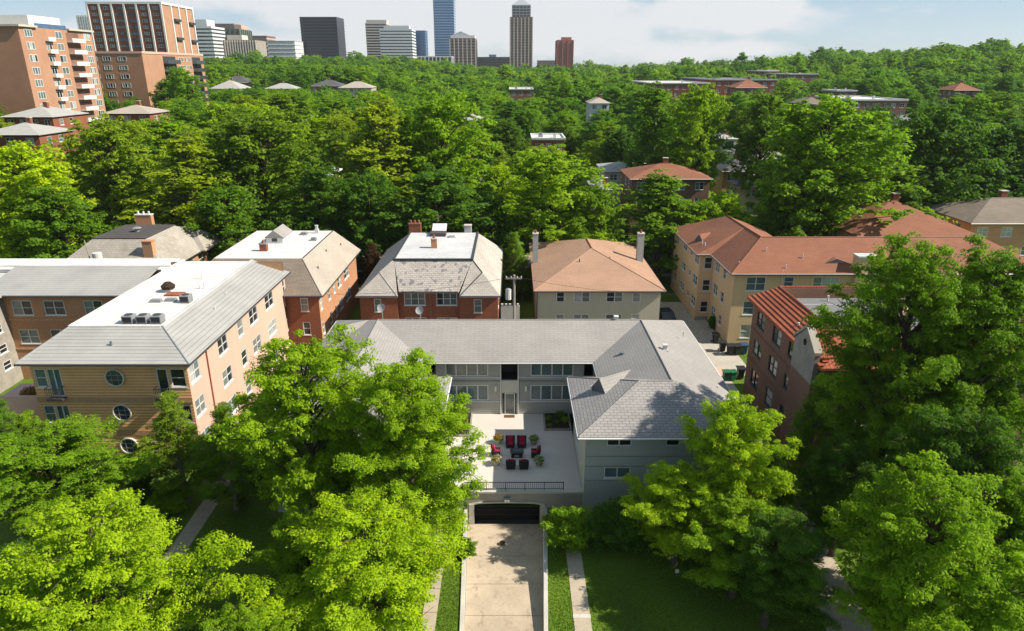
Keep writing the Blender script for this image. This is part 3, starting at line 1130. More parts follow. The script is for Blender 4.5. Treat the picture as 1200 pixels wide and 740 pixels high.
gl = part(main, 'flood_lamp', MB().box(-.62, -.18, 45.25, 45.54, .98, 1.1), 'metal_grey')
for x in (-.58, -.36):
    part(gl, 'lamp_head', MB().box(x, x + .16, 45.16, 45.3, .82, .975), 'vent_white')

patio = MB().box(-5.98, 5.48, 46.02, 58.78, 1.0, 1.30)
structure('patio', patio, 'patio_concrete')
rl = thing('patio_railing', 'thin dark metal railing along the patio edge above the garage', 'railing', (-.3, 45.75, 1.58))
part(rl, 'top_rail', MB().box(-3.5, 4.0, 45.72, 45.78, 2.24, 2.29), 'metal_dark')
part(rl, 'bottom_rail', MB().box(-3.5, 4.0, 45.735, 45.765, 1.68, 1.71), 'metal_dark')
for k in range(6):
    x = -3.5 + 7.5 * k / 5
    part(rl, 'post', MB().box(x - .03, x + .03, 45.72, 45.78, 1.582, 2.3 if k in (0, 5) else 2.238), 'metal_dark')
bal = MB().box(-.011, .011, -.011, .011, 1.71, 2.24).mesh('baluster', uv=False)
for k in range(1, 50):
    if k % 10:
        link('baluster', bal, 'metal_dark', rl, (-3.5 + 7.5 * k / 50 + .3, 0, -1.58))


# ------------------------------------------------------------------ patio furniture and planting
def rbox(m, x0, x1, y0, y1, z0, z1, b=.04):
    """box with chamfered top edges"""
    bb = len(m.v)
    m.v += [(x0, y0, z0), (x1, y0, z0), (x1, y1, z0), (x0, y1, z0), (x0, y0, z1 - b), (x1, y0, z1 - b), (x1, y1, z1 - b), (x0, y1, z1 - b),
            (x0 + b, y0 + b, z1), (x1 - b, y0 + b, z1), (x1 - b, y1 - b, z1), (x0 + b, y1 - b, z1)]
    q = [(3, 2, 1, 0), (8, 9, 10, 11)] + [(i, (i + 1) % 4, 4 + (i + 1) % 4, 4 + i) for i in range(4)] + [(4 + i, 4 + (i + 1) % 4, 8 + (i + 1) % 4, 8 + i) for i in range(4)]
    m.f += [tuple(bb + i for i in f) for f in q]
    return m


def armchair(x, y, rz, label):
    c = thing('armchair', label, 'armchair', (x, y, 1.302), 'wicker armchairs round the fire table', rz)

    def p(name, m, mat):
        return link(name, shared(('arm', name), lambda: m.mesh(name)), mat, c)
    p('base', rbox(MB(), -.36, .36, -.36, .36, .08, .34), 'wicker')
    link('arm', shared(('arm', 'a'), lambda: rbox(MB(), -.08, .08, -.36, .30, .345, .58).mesh('arm')), 'wicker', c, (-.33, 0, 0))
    link('arm', shared(('arm', 'a'), None), 'wicker', c, (.33, 0, 0))
    p('backrest', MB().prism([(-.41, .24, .345), (-.41, .38, .345), (-.41, .46, .86), (-.41, .34, .86)], (.82, 0, 0)), 'wicker')
    p('seat_cushion', rbox(MB(), -.245, .245, -.37, .20, .345, .50, .05), 'cushion')
    p('back_cushion', MB().prism([(-.245, .06, .505), (-.245, .21, .505), (-.245, .33, .93), (-.245, .17, .93)], (.49, 0, 0)), 'cushion')
    for sx in (-.31, .31):
        for sy in (-.31, .31):
            link('leg', shared(('arm', 'l'), lambda: MB().box(-.03, .03, -.03, .03, 0, .08).mesh('leg')), 'metal_dark', c, (sx, sy, 0))


armchair(-.15, 52.75, 0, 'black wicker armchair with crimson cushions, facing the garage side, nearer the rust-coloured flowers')
armchair(.85, 52.75, 0, 'black wicker armchair with crimson cushions, facing the garage side, nearer the pale flowers')
armchair(-.1, 49.35, math.pi, 'black wicker armchair with its back to the railing, beside the rust and white flower pot')
armchair(.98, 49.35, math.pi, 'black wicker armchair with its back to the railing, beside the dark leafy flower pot')
armchair(-1.36, 51.3, math.pi / 2, 'sunlit wicker armchair with pale crimson cushions standing alone in the sun patch')
armchair(2.0, 51.1, -math.pi / 2, 'shaded wicker armchair with crimson cushions standing alone nearest the planting bed')
ft = thing('fire_table', 'low black rectangular fire table with grey glass top between the armchairs', 'table', (.42, 51.15, 1.302))
part(ft, 'base', MB().box(-.06, .90, 50.85, 51.45, 1.302, 1.78), 'plastic_black')
part(ft, 'table_top', rbox(MB(), -.16, 1.0, 50.75, 51.55, 1.783, 1.85, .02), 'metal_dark')
part(ft, 'burner_glass', MB().box(.05, .79, 50.95, 51.35, 1.852, 1.90), 'glass_teal')
part(ft, 'valve_panel', MB().box(.2, .6, 50.835, 50.848, 1.4, 1.6), 'metal_grey')
RB = np.random.default_rng(77)


def tuft(root, name, x, y, z, r, h, n, leaf, color, seed, mat=None):
    rng = np.random.default_rng(seed)
    d = rng.normal(size=(n, 3))
    d /= np.linalg.norm(d, axis=1, keepdims=True)
    d[:, 2] = np.abs(d[:, 2])
    c = d * np.array([r, r, h]) * (.45 + .6 * rng.random((n, 1)))
    me = leaf_mesh(name, c, d + rng.normal(size=(n, 3)) * .6, leaf * (.7 + .6 * rng.random(n)), rng.normal(.5, .25, n), seed)
    if mat:
        me.materials[0] = MATS[mat]
    o = link(name, me, None, root, Vector((x, y, z)) - wpos(root))
    o.color = (*color, 1)
    return o


def flower_pot(x, y, label, petals, seed):
    r = thing('flower_pot', label, 'flower pot', (x, y, 1.302), 'flower pots on the patio')
    po = part(r, 'pot', MB().tube([(x, y, 1.302), (x, y, 1.62), (x, y, 1.74)], [.22, .33, .36], 14), 'kerb_concrete' if 'rust' in petals else 'wood_pole')
    part(po, 'earth', MB().cyl(x, y, 1.743, 1.765, .31, 14), 'soil')
    tuft(r, 'foliage', x, y, 1.72, .48, .42, 420, .13, MG, seed)
    for k, pm in enumerate(petals.split()):
        tuft(r, 'blossom', x, y, 1.76, .52, .46, 200, .11, (1, 1, 1), seed + 5 + k, pm)


flower_pot(-1.18, 53.35, 'concrete pot overflowing with rust-orange flowers', 'petal_rust petal_rust', 301)
flower_pot(1.92, 53.2, 'wooden pot with white and rust flowers and dark leaves', 'petal_white', 311)
flower_pot(-1.3, 49.85, 'concrete pot with rust-orange and white flowers mixed', 'petal_rust petal_white', 321)
flower_pot(2.25, 49.8, 'wooden pot of dark leaves with a few white and yellow flowers', 'petal_white', 331)
tag(link('doormat', rbox(MB(), -.75, .25, 58.0, 58.55, 1.302, 1.325, .008).mesh('doormat'), 'coir_mat'), 'brown coir doormat before the glass entrance door', 'doormat')


def bed(x0, x1, y0, y1, label):
    b = thing('planting_bed', label, 'planter', ((x0 + x1) / 2, (y0 + y1) / 2, 1.30))
    m = MB().box(x0, x1, y0, y0 + .15, 1.302, 1.46).box(x0, x0 + .15, y0 + .15, y1, 1.302, 1.46).box(x1 - .15, x1, y0 + .15, y1, 1.302, 1.46)
    part(b, 'kerb', m, 'stone_base')
    part(b, 'earth', MB().box(x0 + .15, x1 - .15, y0 + .15, y1, 1.302, 1.40), 'soil')


bed(2.95, 5.45, 55.5, 58.74, 'stone-edged bed of dark soil with low plants in the shade')
bed(-6.0, -3.75, 54.4, 58.74, 'stone-edged bed with a leafy shrub in the sun')
k = 0
for x, y, s, colr in ((3.5, 57.6, .35, MG), (4.2, 56.9, .3, BG), (5.0, 57.2, .5, LG), (4.6, 58.2, .6, DG), (3.5, 56.2, .25, MG)):
    k += 1
    pl = thing('low_plant', ['pale rosette plant near the bed corner', 'small cool green plant in the middle of the soil bed', 'light green leafy plant at the wall end of the soil bed', 'dark rounded plant against the house wall', 'tiny tuft by the bed kerb'][k - 1], 'plant', (x, y, 1.38))
    part(pl, 'stem', MB().tube([(x, y, 1.38), (x, y, 1.38 + s * .7)], [.03, .015], 5), 'bark')
    tuft(pl, 'foliage', x, y, 1.40, s, s * .9, 260, .14, colr, 400 + k)

# ------------------------------------------------------------------ brick and peach apartment block
pb = thing('brick_apartment_block', 'L-shaped ribbed tan brick and peach stucco apartment block with round windows', 'building', (-33, 62, 0))
PD = ('glass_dark', 'glass_dark', 'glass_grey', 'glass_teal')
PB = ('glass_grey', 'glass_blind', 'glass_dark', 'glass_teal')
wall(pb, (-39.6, 51.6), (-26.7, 51.6), -.3, 9.98, 'brick_ribbed',
     [(-39.35, -38.4, 7.6, 9.25, 1, {'panes': ('glass_teal',)}), (-38.3, -37.2, 6.75, 9.25, 2, {'panes': ('glass_dark', 'glass_teal'), 'rail': False, 'sill': False}),
      (-39.35, -38.4, 4.3, 5.9, 1, {'panes': ('glass_teal',)}), (-38.3, -37.2, 3.5, 5.9, 2, {'panes': ('glass_dark', 'glass_teal'), 'rail': False, 'sill': False}),
      (-29.3, -28.4, 6.75, 9.25, 1, {'panes': ('glass_dark',), 'rail': False, 'sill': False}), (-28.2, -26.95, 7.6, 9.25, 1, {'panes': ('glass_dark',)}),
      (-29.3, -28.4, 3.5, 5.9, 1, {'panes': ('glass_dark',), 'rail': False, 'sill': False}), (-28.2, -26.95, 4.3, 5.9, 1, {'panes': ('glass_dark',)})])
rw = []
for a, b, cc in ((51.9, 53.7, 2), (57.7, 59.85, 2), (62.45, 63.8, 1), (65.6, 67.9, 2), (70.3, 72.9, 2), (76.3, 77.0, 1)):
    for j, z in enumerate((7.65, 4.5, 1.35)):
        rw.append((a, b, z, z + 1.62, cc))
wall(pb, (-26.7, 51.6), (-26.7, 77.3), -.3, 9.98, 'stucco_peach', rw, panes=PD + PB)
wall(pb, (-26.7, 77.3), (-39.6, 77.3), -.3, 11.3, 'brick_tan')
wall(pb, (-39.6, 77.3), (-39.6, 51.6), -.3, 9.98, 'brick_tan')
for z in (6.18, 3.05, -.1):
    part(pb, 'brick_band', MB().box(-39.62, -26.68, 51.55, 51.595, z, z + .5), 'brick_tan')
for zc in (8.5, 5.28, 2.1):
    cx, r = -32.73, .74
    ring = MB()
    n = 28
    for i in range(n):
        a, b = 2 * math.pi * i / n, 2 * math.pi * (i + 1) / n
        q = [(cx + rr * math.cos(t_), zc + rr * math.sin(t_)) for t_, rr in ((a, r + .045), (b, r + .045), (b, r - .045), (a, r - .045))]
        ring.prism([(x, 51.42, z) for x, z in q], (0, .17, 0))
    w_ = part(pb, 'round_window', ring, 'trim_cream')
    disc = MB().prism([(cx + (r - .05) * math.cos(2 * math.pi * i / n), 51.52, zc + (r - .05) * math.sin(2 * math.pi * i / n)) for i in range(n)], (0, .04, 0))
    part(w_, 'pane', disc, 'glass_smoke')
    mu = MB()
    for k in (-1, 1):
        hh = math.sqrt(r * r - (r * .36) ** 2)
        mu.box(cx + k * r * .36 - .02, cx + k * r * .36 + .02, 51.48, 51.518, zc - hh, zc + hh)
        mu.box(cx - hh, cx + hh, 51.485, 51.517, zc + k * r * .3 - .02, zc + k * r * .3 + .02)
    part(w_, 'muntin', mu, 'metal_grey')
for x0, x1 in ((-38.4, -37.1), (-29.45, -28.3)):
    for z in (6.75, 3.5):
        bl = part(pb, 'juliet_balcony', MB().box(x0, x1, 50.95, 51.54, z - .12, z), 'metal_dark')
        rm = MB().box(x0, x1, 50.95, 50.99, z + .95, z + 1.0).box(x0, x0 + .04, 50.99, 51.54, z + .95, z + 1.0).box(x1 - .04, x1, 50.99, 51.54, z + .95, z + 1.0)
        for k in range(9):
            xx = x0 + (x1 - x0 - .03) * k / 8
            rm.box(xx, xx + .03, 50.955, 50.985, z, z + .95)
        part(bl, 'railing', rm, 'metal_dark')
part(pb, 'downpipe', MB().tube([(-26.62, 55.2, 9.8), (-26.62, 55.2, 0)], [.06, .06], 8), 'rust_red')
ze, zt = 10.0, 11.45
e = [(-40.2, 50.9, ze), (-26.1, 50.9, ze), (-26.1, 77.6, ze), (-30.3, 77.6, zt), (-30.3, 55.7, zt), (-38.3, 55.7, zt), (-38.3, 77.6, zt), (-40.2, 77.6, ze)]
prf = roof(pb, [[e[0], e[1], e[4], e[5]], [e[1], e[2], e[3], e[4]], [e[7], e[0], e[5], e[6]]], 'metal_courses')
flat = part(pb, 'flat_roof', MB().box(-38.28, -30.32, 55.72, 77.4, zt - .35, zt - .12), 'membrane_white')
for q in ((-38.5, -38.15, 55.7, 77.6), (-30.45, -30.15, 55.7, 77.6), (-38.15, -30.45, 55.55, 55.85)):
    part(flat, 'coping', MB().box(q[0], q[1], q[2], q[3], zt - .1, zt + .05), 'membrane_white' if q[1] < -31 else 'membrane_pale')
ridge_cap(prf, [e[1], e[4]], 'metal_grey', .07)
ridge_cap(prf, [e[0], e[5]], 'metal_grey', .07)
gutter(pb, [(-40.2, 50.84, 9.92), (-26.04, 50.84, 9.92), (-26.04, 77.6, 9.92)], 'metal_dark', .09)
pipe_vent(prf, -33.5, 53.2, 10.75, .3, .1, 'glass_teal')
pipe_vent(prf, -28.4, 62.0, 10.85, .25, .06)
pipe_vent(prf, -28.9, 66.0, 11.0, .2, .06)
# back wing round the court
wall(pb, (-54.3, 69.5), (-39.65, 69.5), -.3, 9.9, 'brick_orange',
     [(-53.5, -51.4, 7.5, 9.15, 2), (-50.1, -47.9, 7.5, 9.15, 2), (-45.8, -43.8, 7.5, 9.15, 2), (-42.2, -40.4, 7.5, 9.15, 2),
      (-53.5, -51.4, 4.2, 5.85, 2), (-50.1, -47.9, 4.2, 5.85, 2), (-45.8, -43.8, 4.2, 5.85, 2)], panes=('glass_dark',) * 3 + ('glass_grey',))
for z in (6.9, 3.5):
    part(pb, 'brick_band', MB().box(-54.25, -39.7, 69.44, 69.496, z, z + .18), 'brick_tan')
wall(pb, (-54.3, 60.0), (-54.3, 69.5), -.3, 9.9, 'stone_base', [(67.2, 68.4, z, z + 1.0, 1, {'panes': ('glass_dark',)}) for z in (8.2, 6.0, 3.8, 1.9)])
roof(pb, [[(-56.5, 68.8, 9.95), (-40.2, 68.8, 9.95), (-40.2, 75.6, 11.3), (-56.5, 75.6, 11.3)], [(-53.7, 58, 9.95), (-53.7, 68.8, 9.95), (-56.5, 68.8, 10.5), (-56.5, 58, 10.5)]], 'metal_courses')
part(pb, 'flat_roof', MB().box(-62, -40.2, 75.62, 80.6, 10.5, 10.8), 'membrane_white')
part(pb, 'coping', MB().box(-62, -38.6, 75.5, 75.72, 11.22, 11.34), 'membrane_white')
part(pb, 'flat_roof', MB().box(-62, -56.52, 58, 75.6, 10.2, 10.45), 'membrane_pale')
wall(pb, (-39.6, 80.6), (-62, 80.6), -.3, 10.6, 'brick_tan')
gutter(pb, [(-54.3, 68.74, 9.85), (-40.2, 68.74, 9.85)], 'metal_dark', .08)
# little terrace beside the facade
part(pb, 'terrace', MB().box(-44.5, -39.65, 52.3, 56.5, -.2, 5.6), 'stucco_peach')
part(pb, 'terrace_wall', MB().box(-44.5, -39.9, 52.0, 52.29, -.2, 6.5), 'stucco_peach')
part(pb, 'terrace', MB().box(-46.5, -39.65, 50.0, 51.98, -.2, 2.9), 'stucco_peach')
fp = thing('flowering_bush_pot', 'round bush of crimson flowers in a pot on the peach terrace', 'flower pot', (-41.3, 53.2, 5.6))
part(fp, 'pot', MB().tube([(-41.3, 53.2, 5.6), (-41.3, 53.2, 6.1)], [.25, .35], 12), 'rust_red')
tuft(fp, 'foliage', -41.3, 53.2, 6.05, .85, .7, 900, .16, OG, 501)
tuft(fp, 'blossom', -41.3, 53.2, 6.08, .9, .75, 700, .15, (1, 1, 1), 502, 'petal_pink')


def ac_unit(x, y, z, label, s=.45, h=.75):
    a = thing('air_conditioner', label, 'air conditioner', (x, y, z), 'condensers on the white roof')
    part(a, 'casing', rbox(MB(), x - s, x + s, y - s, y + s, z + .08, z + h, .03), 'metal_grey')
    part(a, 'fan_grille', MB().cyl(x, y, z + h + .002, z + h + .04, s * .75, 14), 'metal_dark')
    part(a, 'louvre', MB().box(x - s * .85, x + s * .85, y - s - .012, y - s - .002, z + .15, z + h - .1), 'plastic_black')
    for sx in (-1, 1):
        part(a, 'foot', MB().box(x + sx * s * .8 - .06, x + sx * s * .8 + .06, y - s, y + s, z, z + .08), 'metal_dark')


zf = zt - .12
ac_unit(-33.75, 56.9, zf, 'grey condenser in the row of three, at the court end')
ac_unit(-32.5, 56.9, zf, 'grey condenser in the middle of the row of three')
ac_unit(-31.25, 56.9, zf, 'grey condenser in the row of three, beside the sloped metal roof')
ac_unit(-31.3, 62.6, zf, 'dark condenser standing alone beside the metal roof slope')
for k, (x, y, lab) in enumerate(((-34.2, 62.6, 'flat grey hatch curb on the white roof, nearer the court edge'), (-32.9, 62.9, 'flat grey hatch curb on the white roof, nearer the lone condenser'))):
    tag(link('roof_hatch', rbox(MB(), x - .5, x + .5, y - .25, y + .25, zf, zf + .3, .03).mesh('roof_hatch'), 'metal_grey'), lab, 'hatch')
fm = thing('roof_fan', 'round brown exhaust fan on a curb on the white roof', 'fan', (-34.6, 66.0, zf))
part(fm, 'curb', MB().box(-35.0, -34.2, 65.6, 66.4, zf, zf + .3), 'membrane_pale')
part(fm, 'hood', MB().tube([(-34.6, 66, zf + .302), (-34.6, 66, zf + .6), (-34.6, 66, zf + .95)], [.62, .68, .3], 14), 'soil')
tag(link('roof_patch', rbox(MB(), -34.3, -32.6, 64.3, 65.4, zf + .002, zf + .16, .02).mesh('roof_patch'), 'rust_red'), 'low rust-red pad lying on the white roof beside the fan', 'pad')
for k in range(6):
    part(flat, 'roof_seam', MB().box(-38.1, -30.5, 58.6 + 3.1 * k, 58.66 + 3.1 * k, zf + .001, zf + .02), 'membrane_pale')
for k in range(3):
    x, y = ((-33.0, 70.2), (-31.8, 66.8), (-31.4, 66.9))[k]
    pipe_vent(flat, x, y, zf, (.9, .7, .7)[k], .06)

# ------------------------------------------------------------------ white-roofed red brick house
wh = thing('white_roofed_house', 'red brick house with broad white flat roof and beige sloped skirt', 'house', (-30, 87, 0))
wall(wh, (-38.0, 76.7), (-22.75, 76.7), -.3, 7.6, 'brick_red', [(-24.95, -24.05, 5.4, 7.05, 1), (-24.95, -24.05, 2.4, 4.05, 1), (-28.5, -27.2, 5.4, 7.05, 2), (-28.5, -27.2, 2.4, 4.05, 2)])
ww = []
for a, b in ((77.2, 78.1), (80.9, 81.9), (83.5, 84.4), (85.8, 87.7), (89.5, 92.2)):
    for z in (5.3, 2.2):
        ww.append((a, b, z, z + 1.55, 2 if b - a > 1.5 else 1))
wall(wh, (-22.75, 76.7), (-22.75, 97.0), -.3, 7.6, 'brick_orange', ww, panes=PB)
wall(wh, (-22.75, 97.0), (-38.0, 97.0), -.3, 7.6, 'brick_red')
wall(wh, (-38.0, 97.0), (-38.0, 76.7), -.3, 7.6, 'brick_red')
e0, e1, e2, e3 = (-38.6, 76, 7.55), (-22.1, 76, 7.55), (-22.1, 97.6, 7.55), (-38.6, 97.6, 7.55)
t0, t1, t2, t3 = (-36.6, 81.6, 10.55), (-25.7, 81.6, 10.55), (-25.7, 97.0, 10.55), (-36.6, 97.0, 10.55)
wr1 = roof(wh, [[e0, e1, t1, t0]], 'shingle_brown')
wr2 = roof(wh, [[e1, e2, t2, t1], [e3, e0, t0, t3], [e2, e3, t3, t2]], 'shingle_beige')
wf = part(wh, 'flat_roof', MB().box(-36.58, -25.72, 81.62, 96.98, 10.25, 10.5), 'membrane_white')
for k in range(4):
    part(wf, 'roof_seam', MB().box(-36.5, -25.8, 84.6 + 3.0 * k, 84.66 + 3.0 * k, 10.501, 10.52), 'membrane_pale')
ridge_cap(wr2, [t1, t2], 'metal_dark', .08)
ridge_cap(wr2, [e1, t1], 'shingle_beige', .08)
gutter(wh, [(-38.6, 75.94, 7.45), (-22.04, 75.94, 7.45), (-22.04, 97.6, 7.45)], 'metal_dark', .08)
x, y = -31.6, 91.0
dm = part(wf, 'dormer', MB().box(x - 1.1, x + 1.1, y - 1.6, y + 2.2, 10.5, 11.3), 'trim_white')
part(dm, 'dormer_roof', MB().prism([(x - 1.35, y - 1.75, 11.25), (x + 1.35, y - 1.75, 11.25), (x, y - 1.75, 12.3)], (0, 4.2, 0)), 'shingle_grey_fine')
part(dm, 'dormer_window', MB().box(x - .35, x + .35, y - 1.64, y - 1.602, 10.75, 11.2), 'glass_dark')
chimney(wf, -31.7, 85.5, 10.5, 11.4, .9, .7, 'brick_red', 1, 'metal_grey')
box_vent(wf, -27.6, 95.5, 10.55, 'vent_white', .25, 1.0)
box_vent(wf, -26.9, 91.2, 10.5, 'metal_grey', .4, .3)
box_vent(wf, -29.2, 94.6, 10.5, 'metal_grey', .5, .25)
for k, (x, y, z) in enumerate(((-24.0, 82.0, 9.15), (-24.6, 88.5, 9.6), (-24.0, 94.0, 9.1))):
    pipe_vent(wr2, x, y, z, .3, .07, 'metal_dark')

# ------------------------------------------------------------------ weathered slate house with dark flat top
gh = thing('slate_roofed_house', 'brick house with weathered grey slate hip roof and black flat top', 'house', (-53.5, 97, 0))
wall(gh, (-61.0, 88.6), (-46.7, 88.6), -.3, 7.1, 'brick_orange', [(-59 + 3.6 * k, -57.6 + 3.6 * k, 4.8, 6.4, 1) for k in range(4)])
wall(gh, (-46.7, 88.6), (-46.7, 105.0), -.3, 7.1, 'brick_orange', [(90 + 3.1 * k, 91.3 + 3.1 * k, 4.6, 6.5, 1) for k in range(5)], panes=PB)
wall(gh, (-46.7, 105.0), (-61, 105.0), -.3, 7.1, 'brick_orange')
wall(gh, (-61, 105.0), (-61, 88.6), -.3, 7.1, 'brick_orange')
e0, e1, e2, e3 = (-61.6, 88, 7.0), (-46.1, 88, 7.0), (-46.1, 105.6, 7.0), (-61.6, 105.6, 7.0)
t0, t1, t2, t3 = (-57.4, 92, 10.5), (-50.2, 92, 10.5), (-50.2, 100.6, 10.5), (-57.4, 100.6, 10.5)
gr = roof(gh, [[e0, e1, t1, t0], [e1, e2, t2, t1], [e3, e0, t0, t3], [e2, e3, t3, t2]], 'slate_weathered')
# cross hip towards the side yard
roof(gh, [[(-45.4, 99.0, 7.1), (-45.4, 106.4, 7.1), (-48.6, 102.7, 9.9)], [(-45.4, 99.0, 7.1), (-48.6, 102.7, 9.9), (-52, 102.7, 9.9), (-49.0, 99.0, 7.1)], [(-45.4, 106.4, 7.1), (-49, 106.4, 7.1), (-52, 102.7, 9.9), (-48.6, 102.7, 9.9)]], 'slate_weathered')
gfl = part(gh, 'flat_roof', MB().box(-57.45, -50.15, 91.95, 100.65, 10.46, 10.62), 'membrane_dark')
chimney(gfl, -55.2, 102.0, 8.0, 11.8, 2.4, .8, 'brick_orange', 3, 'trim_white')
pipe_vent(gfl, -53.3, 96.0, 10.62, .5, .3, 'metal_grey', True)
chimney(gr, -48.9, 90.2, 7.5, 10.6, 1.3, 1.0, 'brick_tan', 0, 'brick_orange')
gutter(gh, [(-46.04, 88, 6.92), (-46.04, 105.6, 6.92)], 'metal_dark', .08)
tk = thing('white_tank', 'white cylindrical tank behind the parapet with a thin wooden mast', 'tank', (-51.4, 82.6, 0))
part(tk, 'stand', MB().box(-52.0, -50.8, 82.0, 83.2, 0, 9.0), 'metal_grey')
part(tk, 'drum', MB().cyl(-51.4, 82.6, 9.003, 11.0, .55, 14), 'vent_white')
part(tk, 'mast', MB().tube([(-52.3, 82.6, 9.0), (-52.6, 82.6, 12.6)], [.09, .06], 6), 'wood_pole')

# ------------------------------------------------------------------ red brick house with patched slate roof
rh = thing('patched_roof_house', 'red brick house with pale patched slate roof and white flat deck on top', 'house', (-10, 88, 0))
wall(rh, (-18.3, 78.3), (-13.8, 78.3), -.3, 7.0, 'brick_red', [(-16.6, -15.75, 4.75, 6.4, 1, {'panes': ('glass_grey',)}), (-16.6, -15.75, 1.6, 3.3, 1)])
wall(rh, (-13.8, 78.9), (-6.35, 78.9), -.3, 7.4, 'brick_red', [(-13.05, -10.5, 5.4, 7.0, 3, {'panes': ('glass_teal', 'glass_grey')}), (-9.15, -6.65, 5.4, 7.0, 3, {'panes': ('glass_dark', 'glass_teal')}), (-13.05, -10.5, 2.2, 3.8, 3), (-9.15, -6.65, 2.2, 3.8, 3)])
wall(rh, (-6.35, 78.3), (-1.7, 78.3), -.3, 7.0, 'brick_red', [(-4.6, -3.65, 4.65, 6.35, 1, {'panes': ('glass_grey',)}), (-4.6, -3.65, 1.6, 3.3, 1)])
wall(rh, (-13.8, 78.3), (-13.8, 78.9), -.3, 7.0, 'brick_red')
wall(rh, (-6.35, 78.9), (-6.35, 78.3), -.3, 7.0, 'brick_red')
wall(rh, (-1.7, 78.3), (-1.7, 99.5), -.3, 7.0, 'brick_red', [(80 + 4 * k, 81.2 + 4 * k, z, z + 1.6, 1) for k in range(5) for z in (4.6, 1.5)])
wall(rh, (-18.3, 99.5), (-18.3, 78.3), -.3, 7.0, 'brick_red')
wall(rh, (-1.7, 99.5), (-18.3, 99.5), -.3, 7.0, 'brick_red')
part(rh, 'pier', MB().box(-10.0, -9.75, 78.8, 78.896, 0, 7.3), 'brick_brown')
T0, T1, T2, T3 = (-14.4, 81.2, 10.5), (-4.85, 81.2, 10.5), (-4.85, 95.7, 10.5), (-14.4, 95.7, 10.5)
ea, eb = (-18.7, 77.6, 6.95), (-13.6, 77.6, 6.95)
ec, ed = (-6.3, 77.6, 6.95), (-1.35, 77.6, 6.95)
ee, eg = (-1.35, 100.2, 6.95), (-18.7, 100.2, 6.95)
ma, mc = (-16.0, 79.9, 9.25), (-3.6, 79.9, 9.25)
kb, kc = (-13.5, 78.1, 7.35), (-6.4, 78.1, 7.35)
roof(rh, [[kb, kc, (-4.85, 81.2, 10.45), (-14.4, 81.2, 10.45)]], 'slate_patched')
rr = roof(rh, [[ea, eb, ma], [eb, T0, ma], [ma, T0, T3, eg, ea], [ec, ed, mc], [ec, mc, T1], [ed, ee, T2, T1, mc], [ee, eg, T3, T2]], 'slate_pale')
rf = part(rh, 'flat_roof', MB().box(-14.38, -4.87, 81.22, 95.68, 10.3, 10.52), 'membrane_pale')
for q in ((-14.55, -4.7, 81.0, 81.3), (-4.98, -4.7, 81.3, 95.8), (-14.55, -14.3, 81.3, 95.8)):
    part(rf, 'coping', MB().box(q[0], q[1], q[2], q[3], 10.5, 10.64), 'metal_dark')
ridge_cap(rr, [ec, mc, T1], 'metal_dark', .07)
ridge_cap(rr, [eb, ma, T0], 'slate_pale', .08)
chimney(rf, -13.9, 97.0, 8.6, 11.5, 1.7, .8, 'brick_red', 3, 'brick_red')
chimney(rf, -10.1, 87.0, 10.5, 11.7, .75, .6, 'brick_orange', 1, 'kerb_concrete')
sk = part(rf, 'skylight', MB().box(-11.4, -9.2, 93.2, 94.9, 10.52, 11.0), 'membrane_dark')
part(sk, 'lid', MB().prism([(-11.2, 94.5, 11.02), (-9.2, 94.5, 11.02), (-9.2, 96.0, 11.7), (-11.2, 96.0, 11.7)], (0, 0, .08)), 'membrane_white')
box_vent(rf, -8.2, 93.0, 10.52, 'membrane_pale', .5, .25)
chimney(rr, -6.4, 98.2, 7.4, 11.0, 1.0, .9, 'membrane_pale', 0)
gutter(rh, [ea, eb], 'metal_dark', .07)
gutter(rh, [ec, ed], 'metal_dark', .07)
gutter(rh, [kb, kc], 'metal_dark', .07)
gutter(rh, [ed, ee], 'metal_dark', .07)

# ------------------------------------------------------------------ grey house with tan hipped roof
th = thing('tan_roofed_house', 'grey stucco house with smooth tan hip roof and two tall chimneys', 'house', (10.8, 92, 0))
tw = []
for a, b, cc in ((5.47, 6.5, 1), (7.65, 9.65, 2), (11.65, 13.7, 2), (14.87, 15.9, 1)):
    tw += [(a, b, 5.2, 6.55, cc), (a, b, 2.35, 3.66, cc)]
wall(th, (3.2, 80.6), (18.35, 80.6), -.3, 6.85, 'stucco_beige', tw, panes=('glass_grey', 'glass_dark', 'glass_grey', 'glass_blind'), sill=False, fw=.09)
wall(th, (18.35, 80.6), (18.35, 104), -.3, 6.85, 'stucco_beige', [(83 + 4 * k, 84.2 + 4 * k, z, z + 1.4, 1) for k in range(5) for z in (5.1, 2.3)])
wall(th, (3.2, 104), (3.2, 80.6), -.3, 6.85, 'stucco_beige')
wall(th, (18.35, 104), (3.2, 104), -.3, 6.85, 'stucco_beige')
a0, a1, a2, a3 = (2.65, 80.15, 6.8), (18.9, 80.15, 6.8), (18.9, 104.6, 6.8), (2.65, 104.6, 6.8)
r0_, r1_ = (10.9, 91.3, 9.35), (10.75, 97.0, 9.35)
tr = roof(th, [[a0, a1, r0_], [a1, a2, r1_, r0_], [a2, a3, r1_], [a3, a0, r0_, r1_]], 'shingle_tan')
ridge_cap(tr, [r0_, r1_], 'rust_red', .1)
for q in ((a0, r0_), (a1, r0_)):
    ridge_cap(tr, q, 'shingle_tan', .07)
gutter(th, [(2.6, 80.09, 6.72), (18.9, 80.09, 6.72), (18.96, 104.6, 6.72)], 'metal_dark', .08)
chimney(tr, 3.25, 93.0, 6.6, 11.0, .72, .9, 'stucco_grey', 1, 'kerb_concrete')
chimney(tr, 17.8, 93.0, 6.6, 11.0, .85, .9, 'stucco_grey', 1, 'kerb_concrete')
pipe_vent(tr, 8.9, 87.5, 8.55, .35, .07, 'metal_dark')
pipe_vent(tr, 13.0, 88.5, 8.6, .3, .06, 'metal_dark')
